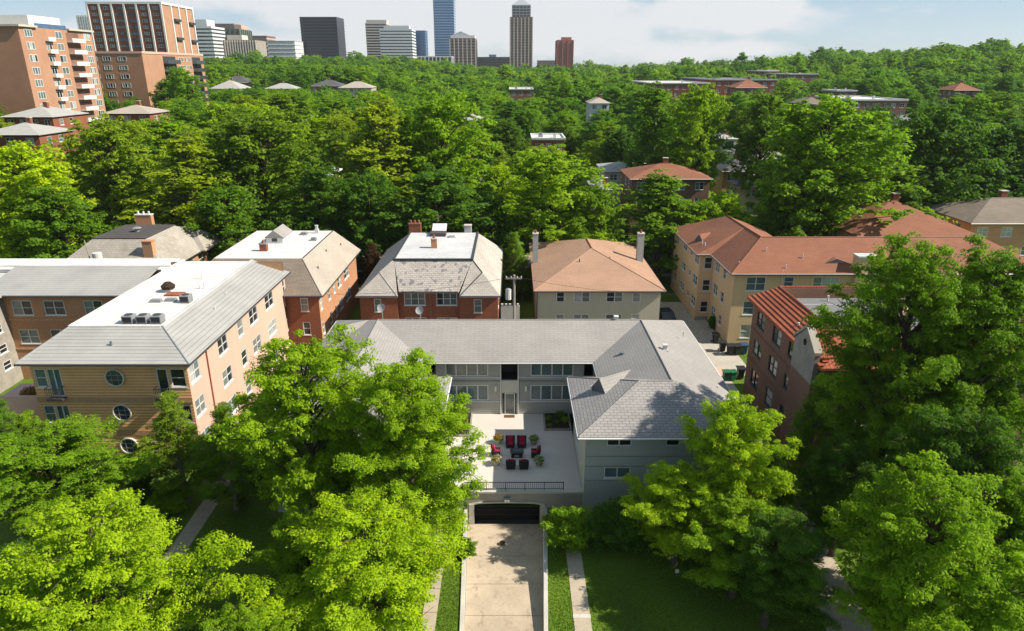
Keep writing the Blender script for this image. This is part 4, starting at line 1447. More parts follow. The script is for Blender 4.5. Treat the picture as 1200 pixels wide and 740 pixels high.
part(th, 'downpipe', MB().tube([(3.1, 80.5, 6.7), (3.1, 80.5, 0)], [.06, .06], 6), 'metal_dark')

# ------------------------------------------------------------------ tan stucco apartment house with terracotta roof
ta = thing('tan_apartment_house', 'three-storey tan stucco apartment house with terracotta shingle roof and wing', 'building', (33, 88, 0))
fw_ = [(28.34, 30.68, 7.06, 8.8, 2), (32.86, 34.08, 7.5, 8.8, 1), (36.37, 39.58, 7.2, 8.8, 3), (28.3, 29.66, 3.95, 5.72, 1), (28.3, 29.55, .88, 2.63, 1), (32.9, 34.1, 4.0, 5.6, 1), (36.4, 39.5, 4.0, 5.6, 3), (46, 48, 7.2, 8.8, 2), (50, 52, 7.2, 8.8, 2), (55, 58, 7.2, 8.8, 3)]
wall(ta, (26.8, 79.5), (65, 79.5), -.3, 9.3, 'stucco_tan', fw_, panes=('glass_grey', 'glass_blind', 'glass_teal'))
lw = []
for z in (7.4, 4.3, 1.2):
    lw += [(87.3, 85.5, z, z + 1.5, 2), (83.9, 82.7, z, z + 1.4, 1)]
wall(ta, (26.8, 88.5), (26.8, 79.5), -.3, 9.3, 'stucco_tan', lw, panes=PD)
wall(ta, (25.0, 88.5), (26.8, 88.5), .5, 9.3, 'stucco_tan', [(25.65, 26.7, z, z + 1.6, 1) for z in (7.25, 4.15, 1.1)], panes=('glass_dark', 'glass_teal'))
part(ta, 'stone_base', MB().box(25.0, 26.75, 88.48, 88.52, -.3, .5), 'stone_base')
lw2 = []
for z in (7.6, 4.6, 1.6):
    lw2 += [(102.4, 100.7, z, z + 1.4, 2), (97.8, 95.6, z + .2, z + 1.3, 2), (93.7, 92.5, z + .4, z + 1.2, 1), (91.1, 89.0, z, z + 1.4, 2)]
wall(ta, (25.0, 103.6), (25.0, 88.5), -.3, 9.3, 'stucco_tan', lw2, panes=PD)
wall(ta, (37.6, 103.6), (25, 103.6), -.3, 9.3, 'stucco_tan')
wall(ta, (65, 79.5), (65, 91), -.3, 9.3, 'stucco_tan')
A_, B_, C2, D_ = (24.4, 104.2, 9.3), (24.4, 88.0, 9.3), (26.2, 88.0, 9.3), (26.2, 78.9, 9.3)
P_, Q_, M_ = (31.6, 85.3, 12.35), (31.2, 98.5, 12.35), (31.4, 91.0, 12.35)
E_, F_, G_, H_ = (65.6, 78.9, 9.3), (59.5, 85.3, 12.35), (65.6, 91.7, 9.3), (38.2, 91.7, 9.3)
tar = roof(ta, [[A_, B_, M_, Q_], [B_, C2, P_, M_], [C2, D_, P_], [D_, E_, F_, P_], [E_, G_, F_], [P_, F_, G_, H_], [M_, P_, H_], [Q_, M_, H_], [Q_, H_, (38.2, 104.2, 9.3)], [A_, Q_, (38.2, 104.2, 9.3)]], 'shingle_terracotta')
ridge_cap(tar, [Q_, M_, P_, F_], 'shingle_terracotta', .09)
ridge_cap(tar, [D_, P_], 'shingle_terracotta', .09)
gutter(ta, [A_, B_, C2, D_, E_], 'metal_grey', .08)
gablet(tar, 25.9, 93.2, 9.9, (-.85, -.5), 1.6, 1.0, .43, 'shingle_terracotta')
gablet(tar, 39.5, 80.7, 10.1, (0, -1), 3.4, .62, .47, 'shingle_terracotta')
part(ta, 'parapet_pier', MB().box(41.2, 43.4, 79.0, 80.4, 5.5, 11.3), 'stucco_tan')
part(ta, 'pier_cap', MB().box(41.1, 43.5, 78.9, 80.5, 11.302, 11.5), 'membrane_pale')
for x, y, z in ((25.9, 91.3, 9.98), (26.0, 90.2, 10.0), (33.0, 79.9, 9.8), (35.6, 81.6, 10.65), (27.7, 81.0, 9.9), (31.5, 82.8, 11.2)):
    pipe_vent(tar, x, y, z, .45, .07, 'vent_white')
pipe_vent(ta, 32.6, 79.42, 7.0, 2.6, .05, 'trim_white')

# ------------------------------------------------------------------ brown brick building with red tile mansard
bb = thing('brown_brick_building', 'dark brown brick building with red tile mansard and grey flat roof', 'building', (32, 57, 0))
bw = []
for a, b, z0, z1 in ((65.0, 62.9, 8.15, 9.65), (60.7, 58.6, 8.15, 9.75), (56.8, 55.2, 8.3, 9.75), (65.0, 62.8, 5.1, 6.6), (60.7, 58.6, 5.1, 6.75), (56.75, 55.3, 5.2, 6.6), (64.8, 62.7, 1.8, 3.5), (60.4, 58.7, 1.8, 3.5), (56.7, 55.3, 2.0, 3.5)):
    bw.append((a, b, z0, z1, 2 if a - b > 1.8 else 1))
wall(bb, (24.7, 66.4), (24.7, 49.6), -.3, 10.45, 'brick_brown', bw, panes=('glass_dark', 'glass_dark', 'glass_grey', 'glass_blind'), frame='trim_dark')
wall(bb, (24.7, 49.6), (42, 49.6), -.3, 10.45, 'brick_brown', [(27 + 4 * k, 28.8 + 4 * k, z, z + 1.6, 2) for k in range(4) for z in (8.2, 5.1, 2)])
wall(bb, (42, 66.4), (24.7, 66.4), -.3, 10.4, 'brick_brown')
for z in (7.3, 4.1):
    part(bb, 'belt_course', MB().box(24.62, 24.696, 49.7, 66.3, z, z + .16), 'brick_brown')
e0, e1 = (24.15, 66.9, 10.4), (24.15, 49.1, 10.4)
t0, t1 = (27.0, 66.2, 11.65), (27.0, 51.4, 11.65)
brf = roof(bb, [[e0, e1, t1, t0], [e1, (43, 49.1, 10.4), (41, 51.4, 11.65), t1]], 'pantile', .2)
# each tile course is a raised lap along the slope
for k in range(7):
    f = k / 7
    x, z = 24.15 + 2.85 * f, 10.4 + 1.25 * f
    ya, yb_ = 66.9 - .7 * f, 49.1 + 2.3 * f
    part(brf, 'tile_course', MB().prism([(x - .04, ya - .02, z + .01), (x - .04, ya - .02, z + .15), (x + .36, ya - .12, z + .22), (x + .38, ya - .12, z + .18)], (0, yb_ - ya + .25, 0)), 'pantile')
for k in range(38):
    y = 66.0 - .52 * k
    if y < 51.6:
        break
    link('ridge_tile', shared(('rt',), lambda: MB().tube([(0, .25, 0), (0, -.25, 0)], [.15, .13], 8).mesh('ridge_tile')), 'pantile', brf, (27.0 - 32, y - 57, 11.72))
for k in range(30):
    x = 27.3 + .52 * k
    if x > 41:
        break
    link('ridge_tile', shared(('rt2',), lambda: MB().tube([(-.25, 0, 0), (.25, 0, 0)], [.15, .13], 8).mesh('ridge_tile')), 'pantile', brf, (x - 32, 66.2 - 57, 11.7))
part(bb, 'parapet', MB().box(27.1, 42, 66.0, 66.39, 10.5, 11.62), 'brick_brown')
part(bb, 'flat_roof', MB().box(27.6, 41.6, 51.7, 65.98, 10.4, 10.6), 'membrane_grey')
for k in range(5):
    part(bb, 'roof_seam', MB().box(28.4, 41.5, 53.5 + 2.6 * k, 53.6 + 2.6 * k, 10.602, 10.63), 'membrane_pale')
part(bb, 'inner_flashing', MB().prism([(27.08, 65.9, 11.5), (27.08, 51.7, 11.5), (28.2, 52.0, 10.62), (28.2, 65.9, 10.62)], (0, 0, .05)), 'roof_grey')
part(bb, 'bulkhead', MB().box(34.0, 35.4, 57.0, 58.6, 10.6, 12.3), 'stucco_tan')
pipe_vent(bb, 31.5, 65.0, 10.6, .6, .1)
pipe_vent(brf, 25.4, 57.0, 11.0, .3, .1)
# gabled bay with stone coping
gy0, gy1 = 54.0, 49.9
part(bb, 'bay_gable', MB().prism([(23.9, gy0, 8.6), (23.9, gy1, 8.6), (23.9, gy1, 11.1), (23.9, (gy0 + gy1) / 2, 12.7), (23.9, gy0, 11.1)], (.45, 0, 0)), 'stone_base')
part(bb, 'roundel', MB().tube([(23.89, 51.95, 11.5), (23.86, 51.95, 11.5)], [.28, .28], 14), 'void_dark')  # flat near-black disc painted as the dark of a round hole
part(bb, 'gable_coping', MB().prism([(23.8, gy0 + .1, 11.15), (23.8, (gy0 + gy1) / 2, 12.75), (23.8, (gy0 + gy1) / 2, 13.0), (23.8, gy0 + .1, 11.4)], (.65, 0, 0)).prism([(23.8, gy1 - .1, 11.4), (23.8, (gy0 + gy1) / 2, 13.0), (23.8, (gy0 + gy1) / 2, 12.75), (23.8, gy1 - .1, 11.15)], (.65, 0, 0)), 'wall_concrete')
part(bb, 'bay_wall', MB().prism([(23.9, gy0, -.3), (23.9, gy1, -.3), (23.9, gy1, 8.59), (23.9, gy0, 8.59)], (.79, 0, 0)), 'brick_brown')
ym = (gy0 + gy1) / 2
roof(bb, [[(24.36, gy0, 11.0), (24.36, ym, 12.6), (31, ym, 12.6), (29.0, gy0, 11.0)], [(24.36, gy1, 11.0), (29.0, gy1, 11.0), (31, ym, 12.6), (24.36, ym, 12.6)]], 'pantile', name='bay_roof')

# ------------------------------------------------------------------ houses among the trees


def hip_house(name, label, px0, px1, py, Y, depth, wallmat, roofmat, rise=.5, wall_h=7.5, flat=None, nwin=3, group=None, wpanes=PB, cat='house'):
    a, b = on_y(px0, py, Y), on_y(px1, py, Y)
    x0, x1, ze_ = a.x, b.x, a.z
    zb = min(ze_ - wall_h, min(terrain(x_, y_) for x_ in (x0, x1) for y_ in (Y, Y + depth)) - .4)
    root = thing(name, label, cat, ((x0 + x1) / 2, Y + depth / 2, zb), group)
    o = .5
    wn_ = []
    step = (x1 - x0 - 2 * o) / nwin
    for k in range(nwin):
        xx = x0 + o + step * (k + .5)
        wd = min(1.7, step * .5)
        for z in (ze_ - 2.2, ze_ - 5.2):
            if z > zb + .3:
                wn_.append((xx - wd / 2, xx + wd / 2, z, z + 1.5, 2 if wd > 1.3 else 1))
    y0, y1 = Y + o, Y + depth - o
    wall(root, (x0 + o, y0), (x1 - o, y0), zb, ze_ + .05, wallmat, wn_, panes=wpanes)
    sw = [(y0 + 2.5 + 4 * k, y0 + 4 + 4 * k, ze_ - 2.2, ze_ - .7, 1) for k in range(int((depth - 4) / 4))]
    if (x0 + x1) < 0:
        wall(root, (x1 - o, y0), (x1 - o, y1), zb, ze_ + .05, wallmat, sw, panes=wpanes)
        wall(root, (x0 + o, y1), (x0 + o, y0), zb, ze_ + .05, wallmat)
    else:
        wall(root, (x0 + o, y1), (x0 + o, y0), zb, ze_ + .05, wallmat, sw, panes=wpanes)
        wall(root, (x1 - o, y0), (x1 - o, y1), zb, ze_ + .05, wallmat)
    wall(root, (x1 - o, y1), (x0 + o, y1), zb, ze_ + .05, wallmat)
    if flat:
        rf_ = part(root, 'flat_roof', MB().box(x0 + .3, x1 - .3, Y + .3, Y + depth - .3, ze_ + .06, ze_ + .25), flat)
        for q in ((x0 + .2, x1 - .2, Y + .2, Y + .55), (x0 + .2, x1 - .2, Y + depth - .55, Y + depth - .2)):
            part(rf_, 'parapet', MB().box(q[0], q[1], q[2], q[3], ze_ + .26, ze_ + .7), roofmat)
        for q in ((x0 + .2, x0 + .55), (x1 - .55, x1 - .2)):
            part(rf_, 'parapet', MB().box(q[0], q[1], Y + .56, Y + depth - .56, ze_ + .26, ze_ + .7), roofmat)
        box_vent(rf_, x0 + (x1 - x0) * .3, Y + depth * .5, ze_ + .4, 'metal_grey', .6, 1.0)
        box_vent(rf_, x0 + (x1 - x0) * .7, Y + depth * .4, ze_ + .4, 'vent_white', .4, .9)
    else:
        pl, ra, rb = rect_hip(x0, x1, Y, Y + depth, ze_, rise)
        rf_ = roof(root, pl, roofmat)
        ridge_cap(rf_, [ra, rb], roofmat, .1)
        chimney(rf_, ra[0] * .75 + rb[0] * .25 + .8, ra[1] + .6, ra[2] - 1.2, ra[2] + 1.0, 1.0, .8, 'brick_red')
        gutter(root, [(x0, Y - .05, ze_ - .08), (x1, Y - .05, ze_ - .08)], 'trim_white', .08)
    return root


HOUSES = [
    ('hip_house', 'brick house with grey hip roof half hidden below the large apartment slab', 0, 62, 137, 172, 15, 'brick_red', 'roof_grey', .32, 8, None, 4),
    ('hip_house', 'low house with pale roof and brick wall in front of the orange balconied slab', -30, 46, 158, 150, 13, 'brick_red', 'roof_grey', .3, 8, None, 3),
    ('hip_house', 'small pale-roofed house below the brown apartment block', 118, 176, 133, 190, 12, 'brick_red', 'shingle_beige', .3, 8, None, 3),
    ('hip_house', 'red brick house with terracotta roof behind the tall slender street tree', 738, 836, 210, 136, 14, 'brick_brown', 'shingle_terracotta', .30, 9, None, 4),
    ('hip_house', 'house with pale grey hip roof behind the terracotta-roofed brick house', 706, 778, 201, 158, 13, 'stucco_beige', 'roof_grey', .22, 8, None, 3),
    ('hip_house', 'tan brick house with dark grey hip roof and paired white windows', 846, 889, 201, 160, 9, 'brick_tan', 'shingle_dark', .55, 8, None, 2),
    ('hip_house', 'low shed-roofed garage with grey roof beside the tan brick house', 866, 900, 219, 148, 8, 'stucco_beige', 'membrane_grey', .3, 5, None, 1),
    ('hip_house', 'brick house with light grey roof next to the dark-roofed tan house', 886, 940, 192, 172, 12, 'brick_brown', 'shingle_grey_fine', .5, 8, None, 2),
    ('hip_house', 'white frame house seen through a gap beside a dark tree', 838, 866, 163, 205, 12, 'trim_white', 'roof_grey', .3, 8, None, 2),
    ('hip_house', 'brick house with broad terracotta hip roof behind the tan apartment house', 1004, 1150, 277, 97, 17, 'brick_tan', 'shingle_terracotta', .42, 8, None, 5),
    ('hip_house', 'tan brick house with brown-grey roof at the edge of the dark grove', 1138, 1290, 262, 104, 14, 'brick_tan', 'shingle_brown', .38, 9, None, 5),
    ('row_house', 'long flat white-roofed building among the trees below the red tower', 762, 834, 99, 330, 55, 'brick_red', 'trim_white', .2, 9, 'membrane_white', 8),
    ('row_house', 'long grey flat-roofed school building on the rising ground', 838, 912, 95, 345, 70, 'brick_red', 'membrane_pale', .2, 9, 'membrane_grey', 8),
    ('hip_house', 'brick house with bright terracotta roof before the grey school building', 862, 900, 103, 320, 14, 'brick_brown', 'shingle_terracotta', .5, 8, None, 3),
    ('row_house', 'white flat-roofed brick building with dark end bay near the dark grove', 1000, 1066, 119, 250, 34, 'brick_brown', 'trim_white', .2, 9, 'membrane_white', 6),
    ('row_house', 'narrow white flat roof between two round trees', 980, 1006, 108, 300, 15, 'brick_brown', 'trim_white', .2, 9, 'membrane_pale', 3),
    ('row_house', 'far white flat roof on the wooded hillside', 886, 914, 84, 470, 20, 'brick_red', 'trim_white', .2, 9, 'membrane_white', 4),
    ('hip_house', 'brick house with terracotta hip roof in the dark grove on the hill', 1118, 1150, 106, 330, 14, 'brick_brown', 'shingle_terracotta', .5, 8, None, 3),
    ('hip_house', 'pale gabled house below the white slab tower', 245, 282, 104, 400, 18, 'trim_white', 'roof_grey', .5, 9, None, 3),
    ('hip_house', 'dark-roofed brick house beside the pale gabled house', 256, 292, 97, 440, 15, 'brick_brown', 'shingle_dark', .5, 9, None, 3),
    ('hip_house', 'pale-roofed house among the trees below the dark glass tower', 310, 346, 104, 420, 14, 'trim_white', 'roof_grey', .4, 9, None, 3),
    ('hip_house', 'dark brick house with white dormer below the low office range', 362, 402, 101, 430, 16, 'brick_brown', 'shingle_dark', .4, 9, None, 4),
    ('hip_house', 'pale roofed house beside the dark brick house with dormer', 396, 436, 103, 410, 16, 'stucco_beige', 'shingle_beige', .4, 9, None, 4),
    ('row_house', 'white flat roof glimpsed between mid-distance crowns', 622, 664, 165, 185, 14, 'brick_red', 'trim_white', .2, 8, 'membrane_white', 3),
    ('hip_house', 'orange brick house glimpsed between olive trees with grey roof', 366, 388, 206, 140, 10, 'brick_tan', 'membrane_pale', .5, 8, None, 1),
    ('hip_house', 'house with pale slate roof in the grove above the patched roof', 560, 604, 216, 140, 11, 'brick_red', 'slate_weathered', .4, 8, None, 2),
    ('hip_house', 'grey stucco house end with pale roof beside the street tree', 694, 718, 222, 138, 11, 'stucco_grey', 'roof_grey', .4, 8, None, 1),
]
HOUSES += [
    ('hip_house', 'small grey-roofed house deep in the wood beyond the olive trees', 540, 566, 141, 235, 12, 'brick_brown', 'roof_grey', .5, 8, None, 2),
    ('hip_house', 'small beige-roofed house deep in the wood near the red tower line', 690, 716, 121, 270, 14, 'trim_white', 'shingle_beige', .45, 8, None, 2),
    ('row_house', 'narrow white roof in the far wood before the pyramid tower', 596, 626, 106, 340, 30, 'brick_brown', 'trim_white', .2, 8, 'membrane_white', 3),
    ('hip_house', 'brown-roofed house in the wood right of the school roof', 940, 972, 122, 270, 14, 'brick_red', 'shingle_brown', .45, 8, None, 2),
    ('hip_house', 'grey-roofed house on the slope below the hilltop grove', 1068, 1098, 142, 230, 13, 'stucco_beige', 'roof_grey', .45, 8, None, 2),
    ('row_house', 'pale flat roof in the wood beyond the dark rounded tree', 925, 960, 88, 430, 40, 'brick_brown', 'trim_white', .2, 8, 'membrane_pale', 3),
]
HROOTS = [hip_house(*h) for h in HOUSES]


# ------------------------------------------------------------------ apartment slabs on the rise
def facade_windows(root, X=None, Y=None, a0=0, a1=0, n=4, z0=0, dz=3.1, rows=5, w=2.0, h=1.5, cols=2, panes=PB, frame='trim_white'):
    for j in range(rows):
        for k in range(n):
            a = a0 + (a1 - a0) * (k + .5) / n
            if X is not None:
                window(root, (X + .06, a - w / 2, z0 + dz * j), math.pi / 2, w, h, cols, False, frame, panes, False, .12)
            else:
                window(root, (a - w / 2, Y - .06, z0 + dz * j), 0, w, h, cols, False, frame, panes, False, .12)


# orange slab with stacked balconies
p0 = on_y(27, 60, 193)
XA = p0.x
top = on_y(27, 31, 193).z
os_ = thing('balcony_apartment_slab', 'orange brick apartment slab with stacked white balconies on its sunlit side', 'building', (XA - 8, 210, 12))
ztop, zb = top, terrain(XA, 200) - 2
xw = on_y(-30, 60, 193).x
yl = 193 * 1.0
body = MB().box(xw, XA, 193, 226, zb, ztop)
part(os_, 'body', body, 'brick_far')
part(os_, 'roof_slab', MB().box(xw - .5, XA + .7, 192.4, 200.0, ztop + .002, ztop + .5), 'stucco_beige')
part(os_, 'roof_slab', MB().box(xw - .5, XA + .7, 214.0, 226.5, ztop + .002, ztop + .5), 'stucco_beige')
part(os_, 'penthouse', MB().box(xw + 3, XA - 1.5, 200.02, 213.9, ztop + .002, ztop + 3.2), 'trim_white')
part(os_, 'roof_railing', MB().box(XA - .2, XA - .05, 200.2, 213.8, ztop + .003, ztop + 1.2), 'glass_blue')
nst = 9
for j in range(nst):
    z = ztop - 3.15 * (j + 1) + .75
    for (yc, w, cc) in ((196.6, 3.2, 3), (209.5, 3.0, 2), (223.2, 3.2, 3), (204.4, 2.4, 2)):
        if j == 0 and yc in (204.4,):
            continue
        window(os_, (XA + .06, yc - w / 2, z), math.pi / 2, w, 1.9, cc, False, 'trim_white', PB, False, .12)
    # open balconies over a flat darker panel standing in for recess shade
    part(os_, 'balcony_shade_panel', MB().box(XA - .6, XA + .03, 213.0, 219.0, z - .6, z + 1.75), 'brick_brown')
    bl = part(os_, 'balcony', MB().box(XA + .031, XA + 1.8, 212.8, 219.2, z - .85, z - .6), 'trim_white')
    part(bl, 'parapet', MB().box(XA + 1.6, XA + 1.82, 212.8, 219.2, z - .598, z + .25), 'trim_white')
    b2 = part(os_, 'balcony', MB().box(XA + .002, XA + 1.1, 203.0, 206.2, z - .85, z - .62), 'trim_white')
    part(b2, 'parapet', MB().box(XA + .95, XA + 1.12, 203.0, 206.2, z - .618, z + .2), 'trim_white')

# brown block and striped tower behind
p1 = on_y(166, 63, 271)
XB, ztB = p1.x, p1.z
x0B = on_y(98, 63, 271).x
zbB = terrain(XB, 280) - 2
mb_ = thing('brown_apartment_block', 'pinkish brown brick apartment block with dark caged balconies', 'building', (XB - 8, 290, zbB))
part(mb_, 'body', MB().box(x0B, XB, 271, 324, zbB, ztB), 'brick_far')
part(mb_, 'parapet', MB().box(x0B - .2, XB + .2, 270.8, 324.2, ztB + .002, ztB + .8), 'stucco_peach')
zz = [ztB - 3.1 * (j + 1) + .5 for j in range(7)]
xq = [on_y(q, 80, 271).x for q in (113, 127, 141, 149, 155, 0)]
for z in zz:
    for (xc, w, cc) in ((xq[0], 1.8, 1), (xq[1], 2.9, 3), (xq[2] + .6, 1.9, 2), (xq[3] - .4, 1.4, 1)):
        window(mb_, (xc - w / 2, 270.94, z), 0, w, 1.6, cc, False, 'trim_white', PB, False, .1)
    for yc in (300.5, 303.6, 307.0, 294.0 if False else 310.2):
        window(mb_, (XB + .06, yc - 1.0, z), math.pi / 2, 2.0, 1.6, 2, False, 'trim_white', PB, False, .1)
    for (ya, yb_) in ((286.5, 297.5), (312.5, 321.0)):
        b_ = part(mb_, 'caged_balcony', MB().box(XB + .002, XB + 2.0, ya, yb_, z - .9, z - .7), 'metal_dark')
        part(b_, 'cage', MB().box(XB + 1.9, XB + 1.98, ya, yb_, z - .698, z + .6), 'glass_smoke')
        part(b_, 'cage_shade_panel', MB().box(XB + .004, XB + .06, ya + .2, yb_ - .2, z - .698, z + 1.9), 'trim_dark')  # flat dark sheet painted as the shade behind the cage
cl = thing('glass_link_block', 'dark glazed stair block between the two orange apartment buildings', 'building', (x0B - 2, 268, zbB))
x0C = on_y(96, 70, 262).x
part(cl, 'body', MB().box(x0C, x0B + 2.5, 258, 268, zbB, ztB - .5), 'glass_smoke')
for j in range(7):
    part(cl, 'floor_band', MB().box(x0C - .05, x0B + 2.55, 257.94, 257.998, ztB - 3.6 - 3.1 * j, ztB - 3.2 - 3.1 * j), 'metal_dark')
p2_ = on_y(188, 3, 393)
XT, ztT = p2_.x, p2_.z
x0T = on_y(101, 3, 393).x
zbT = terrain(XT, 400) - 3
tw_ = thing('striped_brick_tower', 'tall brown brick apartment tower with white vertical ribs', 'tower', ((XT + x0T) / 2, 405, zbT))
part(tw_, 'body', MB().box(x0T, XT, 393, 430, zbT, ztT - .8), 'brick_red')
part(tw_, 'sunlit_side_skin', MB().box(XT + .002, XT + .12, 393.2, 429.8, zbT, ztT - .9), 'brick_far')  # lighter brick sheet puts the sunlight on this side into the colour
part(tw_, 'cornice', MB().box(x0T - .5, XT + .6, 392.4, 430.5, ztT - .798, ztT + .3), 'trim_white')
bays = [x0T + (XT - x0T) * f for f in (0, .165, .33, .5, .665, .835, 1.0)]
for x in bays:
    part(tw_, 'rib', MB().box(x - .45, x + .45, 392.3, 392.98, zbT, ztT - .8), 'trim_white')
for y in (403, 412, 421, 429.6):
    part(tw_, 'rib', MB().box(XT + .13, XT + .7, y - .5, y + .5, zbT, ztT - .8), 'trim_white')
nfl = int((ztT - zbT) / 3.1)
for j in range(nfl):
    z = ztT - 3.1 * (j + 1) - .3
    for k in range(6):
        xc = (bays[k] + bays[k + 1]) / 2
        if k in (2, 3):
            window(tw_, (xc - 2.4, 392.94, z), 0, 4.8, 1.4, 3, False, 'brick_brown', ('glass_blue', 'glass_grey', 'glass_dark'), False, .14)
        else:
            window(tw_, (xc - 1.3, 392.94, z), 0, 2.6, 1.4, 2, False, 'trim_white', ('glass_blue', 'glass_grey', 'glass_dark'), False, .14)
for j in (2, 5, 8, 11):
    b_ = part(tw_, 'side_balcony', MB().box(XT + .13, XT + 1.6, 403.8, 411.2, ztT - 3.1 * j - 2.2, ztT - 3.1 * j - 1.0), 'trim_dark')
    part(tw_, 'side_balcony', MB().box(XT + .13, XT + 1.6, 421.8, 428.8, ztT - 3.1 * j - 2.9, ztT - 3.1 * j - 1.7), 'trim_dark')


# ------------------------------------------------------------------ downtown skyline
def office(name, label, px0, px1, pyt, Y, depth, wallmat, bandmat, fl=4.0, band=1.6, fins=0, finmat=None, crown=None, side=True, pys=None):
    a, b = on_y(px0, pyt, Y), on_y(px1, pyt, Y)
    x0, x1, zt_ = a.x, b.x, a.z
    zb_ = terrain((x0 + x1) / 2, Y) - 4
    r = thing(name, label, 'tower' if zt_ - zb_ > 55 else 'building', ((x0 + x1) / 2, Y + depth / 2, zb_))
    part(r, 'body', MB().box(x0, x1, Y, Y + depth, zb_, zt_), wallmat)
    if bandmat:
        n = int((zt_ - max(zb_, 18)) / fl)
        me = MB().box(-(x1 - x0) / 2 - .5, (x1 - x0) / 2 + .5, -depth / 2 - .5, depth / 2 + .5, 0, band).mesh('floor_band')
        for j in range(n):
            link('floor_band', me, bandmat, r, (0, 0, zt_ - zb_ - band - fl * j - .01))
    if fins:
        fm_ = MB().box(-.7, .7, -.9, .9, 0, zt_ - zb_ - .6).mesh('fin')
        for k in range(fins + 1):
            link('fin', fm_, finmat, r, (-(x1 - x0) / 2 + (x1 - x0) * k / fins, -depth / 2 - .1, 0))
        ns = max(2, int(fins * depth / (x1 - x0)))
        fs_ = MB().box(-.9, .9, -.7, .7, 0, zt_ - zb_ - .7).mesh('fin')
        sx = 1 if x0 + x1 < 0 else -1
        for k in range(1, ns + 1):
            link('fin', fs_, finmat, r, (sx * ((x1 - x0) / 2 + .1), -depth / 2 + depth * k / ns, 0))
    if crown:
        for (f0, f1, h0, h1, cm) in crown:
            part(r, 'roof_block', MB().box(x0 + (x1 - x0) * f0, x0 + (x1 - x0) * f1, Y + depth * .2, Y + depth * .8, zt_ + h0 + .02, zt_ + h1), cm)
    return r, x0, x1, zt_, zb_


plain('office_white', (.55, .57, .58), .5, .06, .05, .3)
plain('office_cream', (.52, .47, .41), .7, .08, .05, .3)
plain('office_green', (.10, .125, .10), .5, .12, .05, .3)
plain('office_pink', (.36, .20, .17), .7, .12, .05, .3)
plain('office_salmon', (.50, .33, .26), .7, .1, .05, .3)
plain('office_dark', (.030, .032, .042), .3, .15, .05, .3)
plain('office_darkband', (.055, .058, .075), .4, .15, .05, .3)
plain('office_brown', (.17, .13, .13), .6, .15, .05, .3)
plain('office_blue', (.09, .19, .36), .2, .12, .03, .2, spec=.5)
plain('office_blueband', (.26, .38, .56), .3, .1, .03, .2)
plain('office_redbrick', (.34, .12, .09), .8, .12, .05, .3)
plain('lattice', (.30, .32, .34), .5, .1)
office('office_building', 'white office block with dark horizontal window bands behind the brick tower', 222, 247, 31, 900, 40, 'glass_smoke', 'office_white', 4.2, 2.3, crown=[(0, .7, 0, 8, 'office_white')])
office('office_building', 'white gridded slab peeking behind the orange brick tower', 90, 112, 18, 760, 22, 'glass_blue', 'office_white', 3.3, 1.3, fins=8, finmat='office_white')
office('office_building', 'dark green ribbed office block with grey penthouse', 246, 280, 34, 1000, 45, 'office_green', None, fins=6, finmat='office_green', crown=[(0, .75, 0, 7, 'office_brown'), (.76, 1.0, 0, 5, 'office_salmon')])
office('office_building', 'cream office building with close vertical ribs', 260, 299, 47, 930, 35, 'office_brown', None, fins=13, finmat='office_cream', crown=[(.1, .55, 0, 6, 'office_cream')])
office('office_building', 'salmon stone office building with dark banded front beside the cream one', 288, 312, 42, 1080, 40, 'office_salmon', 'office_brown', 5, 2.2)
office('office_building', 'plain white office cube with faint lattice front', 313, 345, 48, 1000, 40, 'office_white', 'membrane_pale', 5, .5)
office('office_building', 'black glass office tower with flat top and faint floor lines', 351, 394, 20, 1050, 45, 'office_dark', 'office_darkband', 4.0, 1.1)
office('office_building', 'long low brown office range beside the black tower', 396, 446, 68, 1100, 40, 'glass_smoke', 'office_brown', 4.5, 2.6)
office('office_building', 'grey banded office tower behind the white banded one', 428, 452, 27, 1250, 40, 'glass_smoke', 'office_cream', 4.2, 2.0, crown=[(0, 1, 0, 5, 'office_cream')])
office('office_building', 'white office tower with thin dark ribbon windows', 445, 482, 34, 1150, 45, 'glass_smoke', 'office_white', 4.4, 2.7, crown=[(.1, .9, 0, 5, 'office_white')])
office('office_building', 'short blue glass office block beside the white ribbon tower', 480, 498, 36, 1220, 35, 'office_blue', 'glass_blue', 4.4, .6)
office('office_building', 'tall pale blue glass tower rising above all others', 507, 531, -12, 1300, 40, 'office_blue', 'office_blueband', 4.3, 1.6)
office('office_building', 'low white framed glass building in front of the blue tower', 489, 529, 66, 1080, 30, 'glass_smoke', 'office_white', 9, 1.6, fins=9, finmat='office_white')
rk = office('office_building', 'pink granite office building with white pilasters and gable top', 527, 557, 45, 1150, 45, 'office_pink', 'glass_smoke', 4.2, 1.2, fins=6, finmat='office_cream')
r, x0, x1, zt_, zb_ = rk
part(r, 'attic', MB().box(x0 + 1, x1 - 1, 1152, 1190, zt_ + .02, zt_ + 4), 'office_white')
part(r, 'gable', MB().prism([(x0 + 2, 1153, zt_ + 4.02), (x1 - 8, 1153, zt_ + 4.02), ((x0 + x1) / 2 - 3, 1153, zt_ + 10)], (0, 30, 0)), 'membrane_pale')
office('office_building', 'low brick building between the pink granite block and the pyramid tower', 556, 598, 67, 1250, 40, 'office_brown', 'glass_smoke', 4, 1.4, crown=[(.4, .6, 0, 4, 'office_blue')])
r, x0, x1, zt_, zb_ = office('pyramid_tower', 'slender dark pink tower with lattice crown and pale pyramid roof', 598, 624, 20, 1150, 36, 'office_pink', 'office_brown', 4.0, 1.8, fins=6, finmat='office_cream')
part(r, 'lantern', MB().box(x0 + 3.5, x1 - 3.5, 1153, 1183, zt_ + .02, zt_ + 17), 'office_brown')
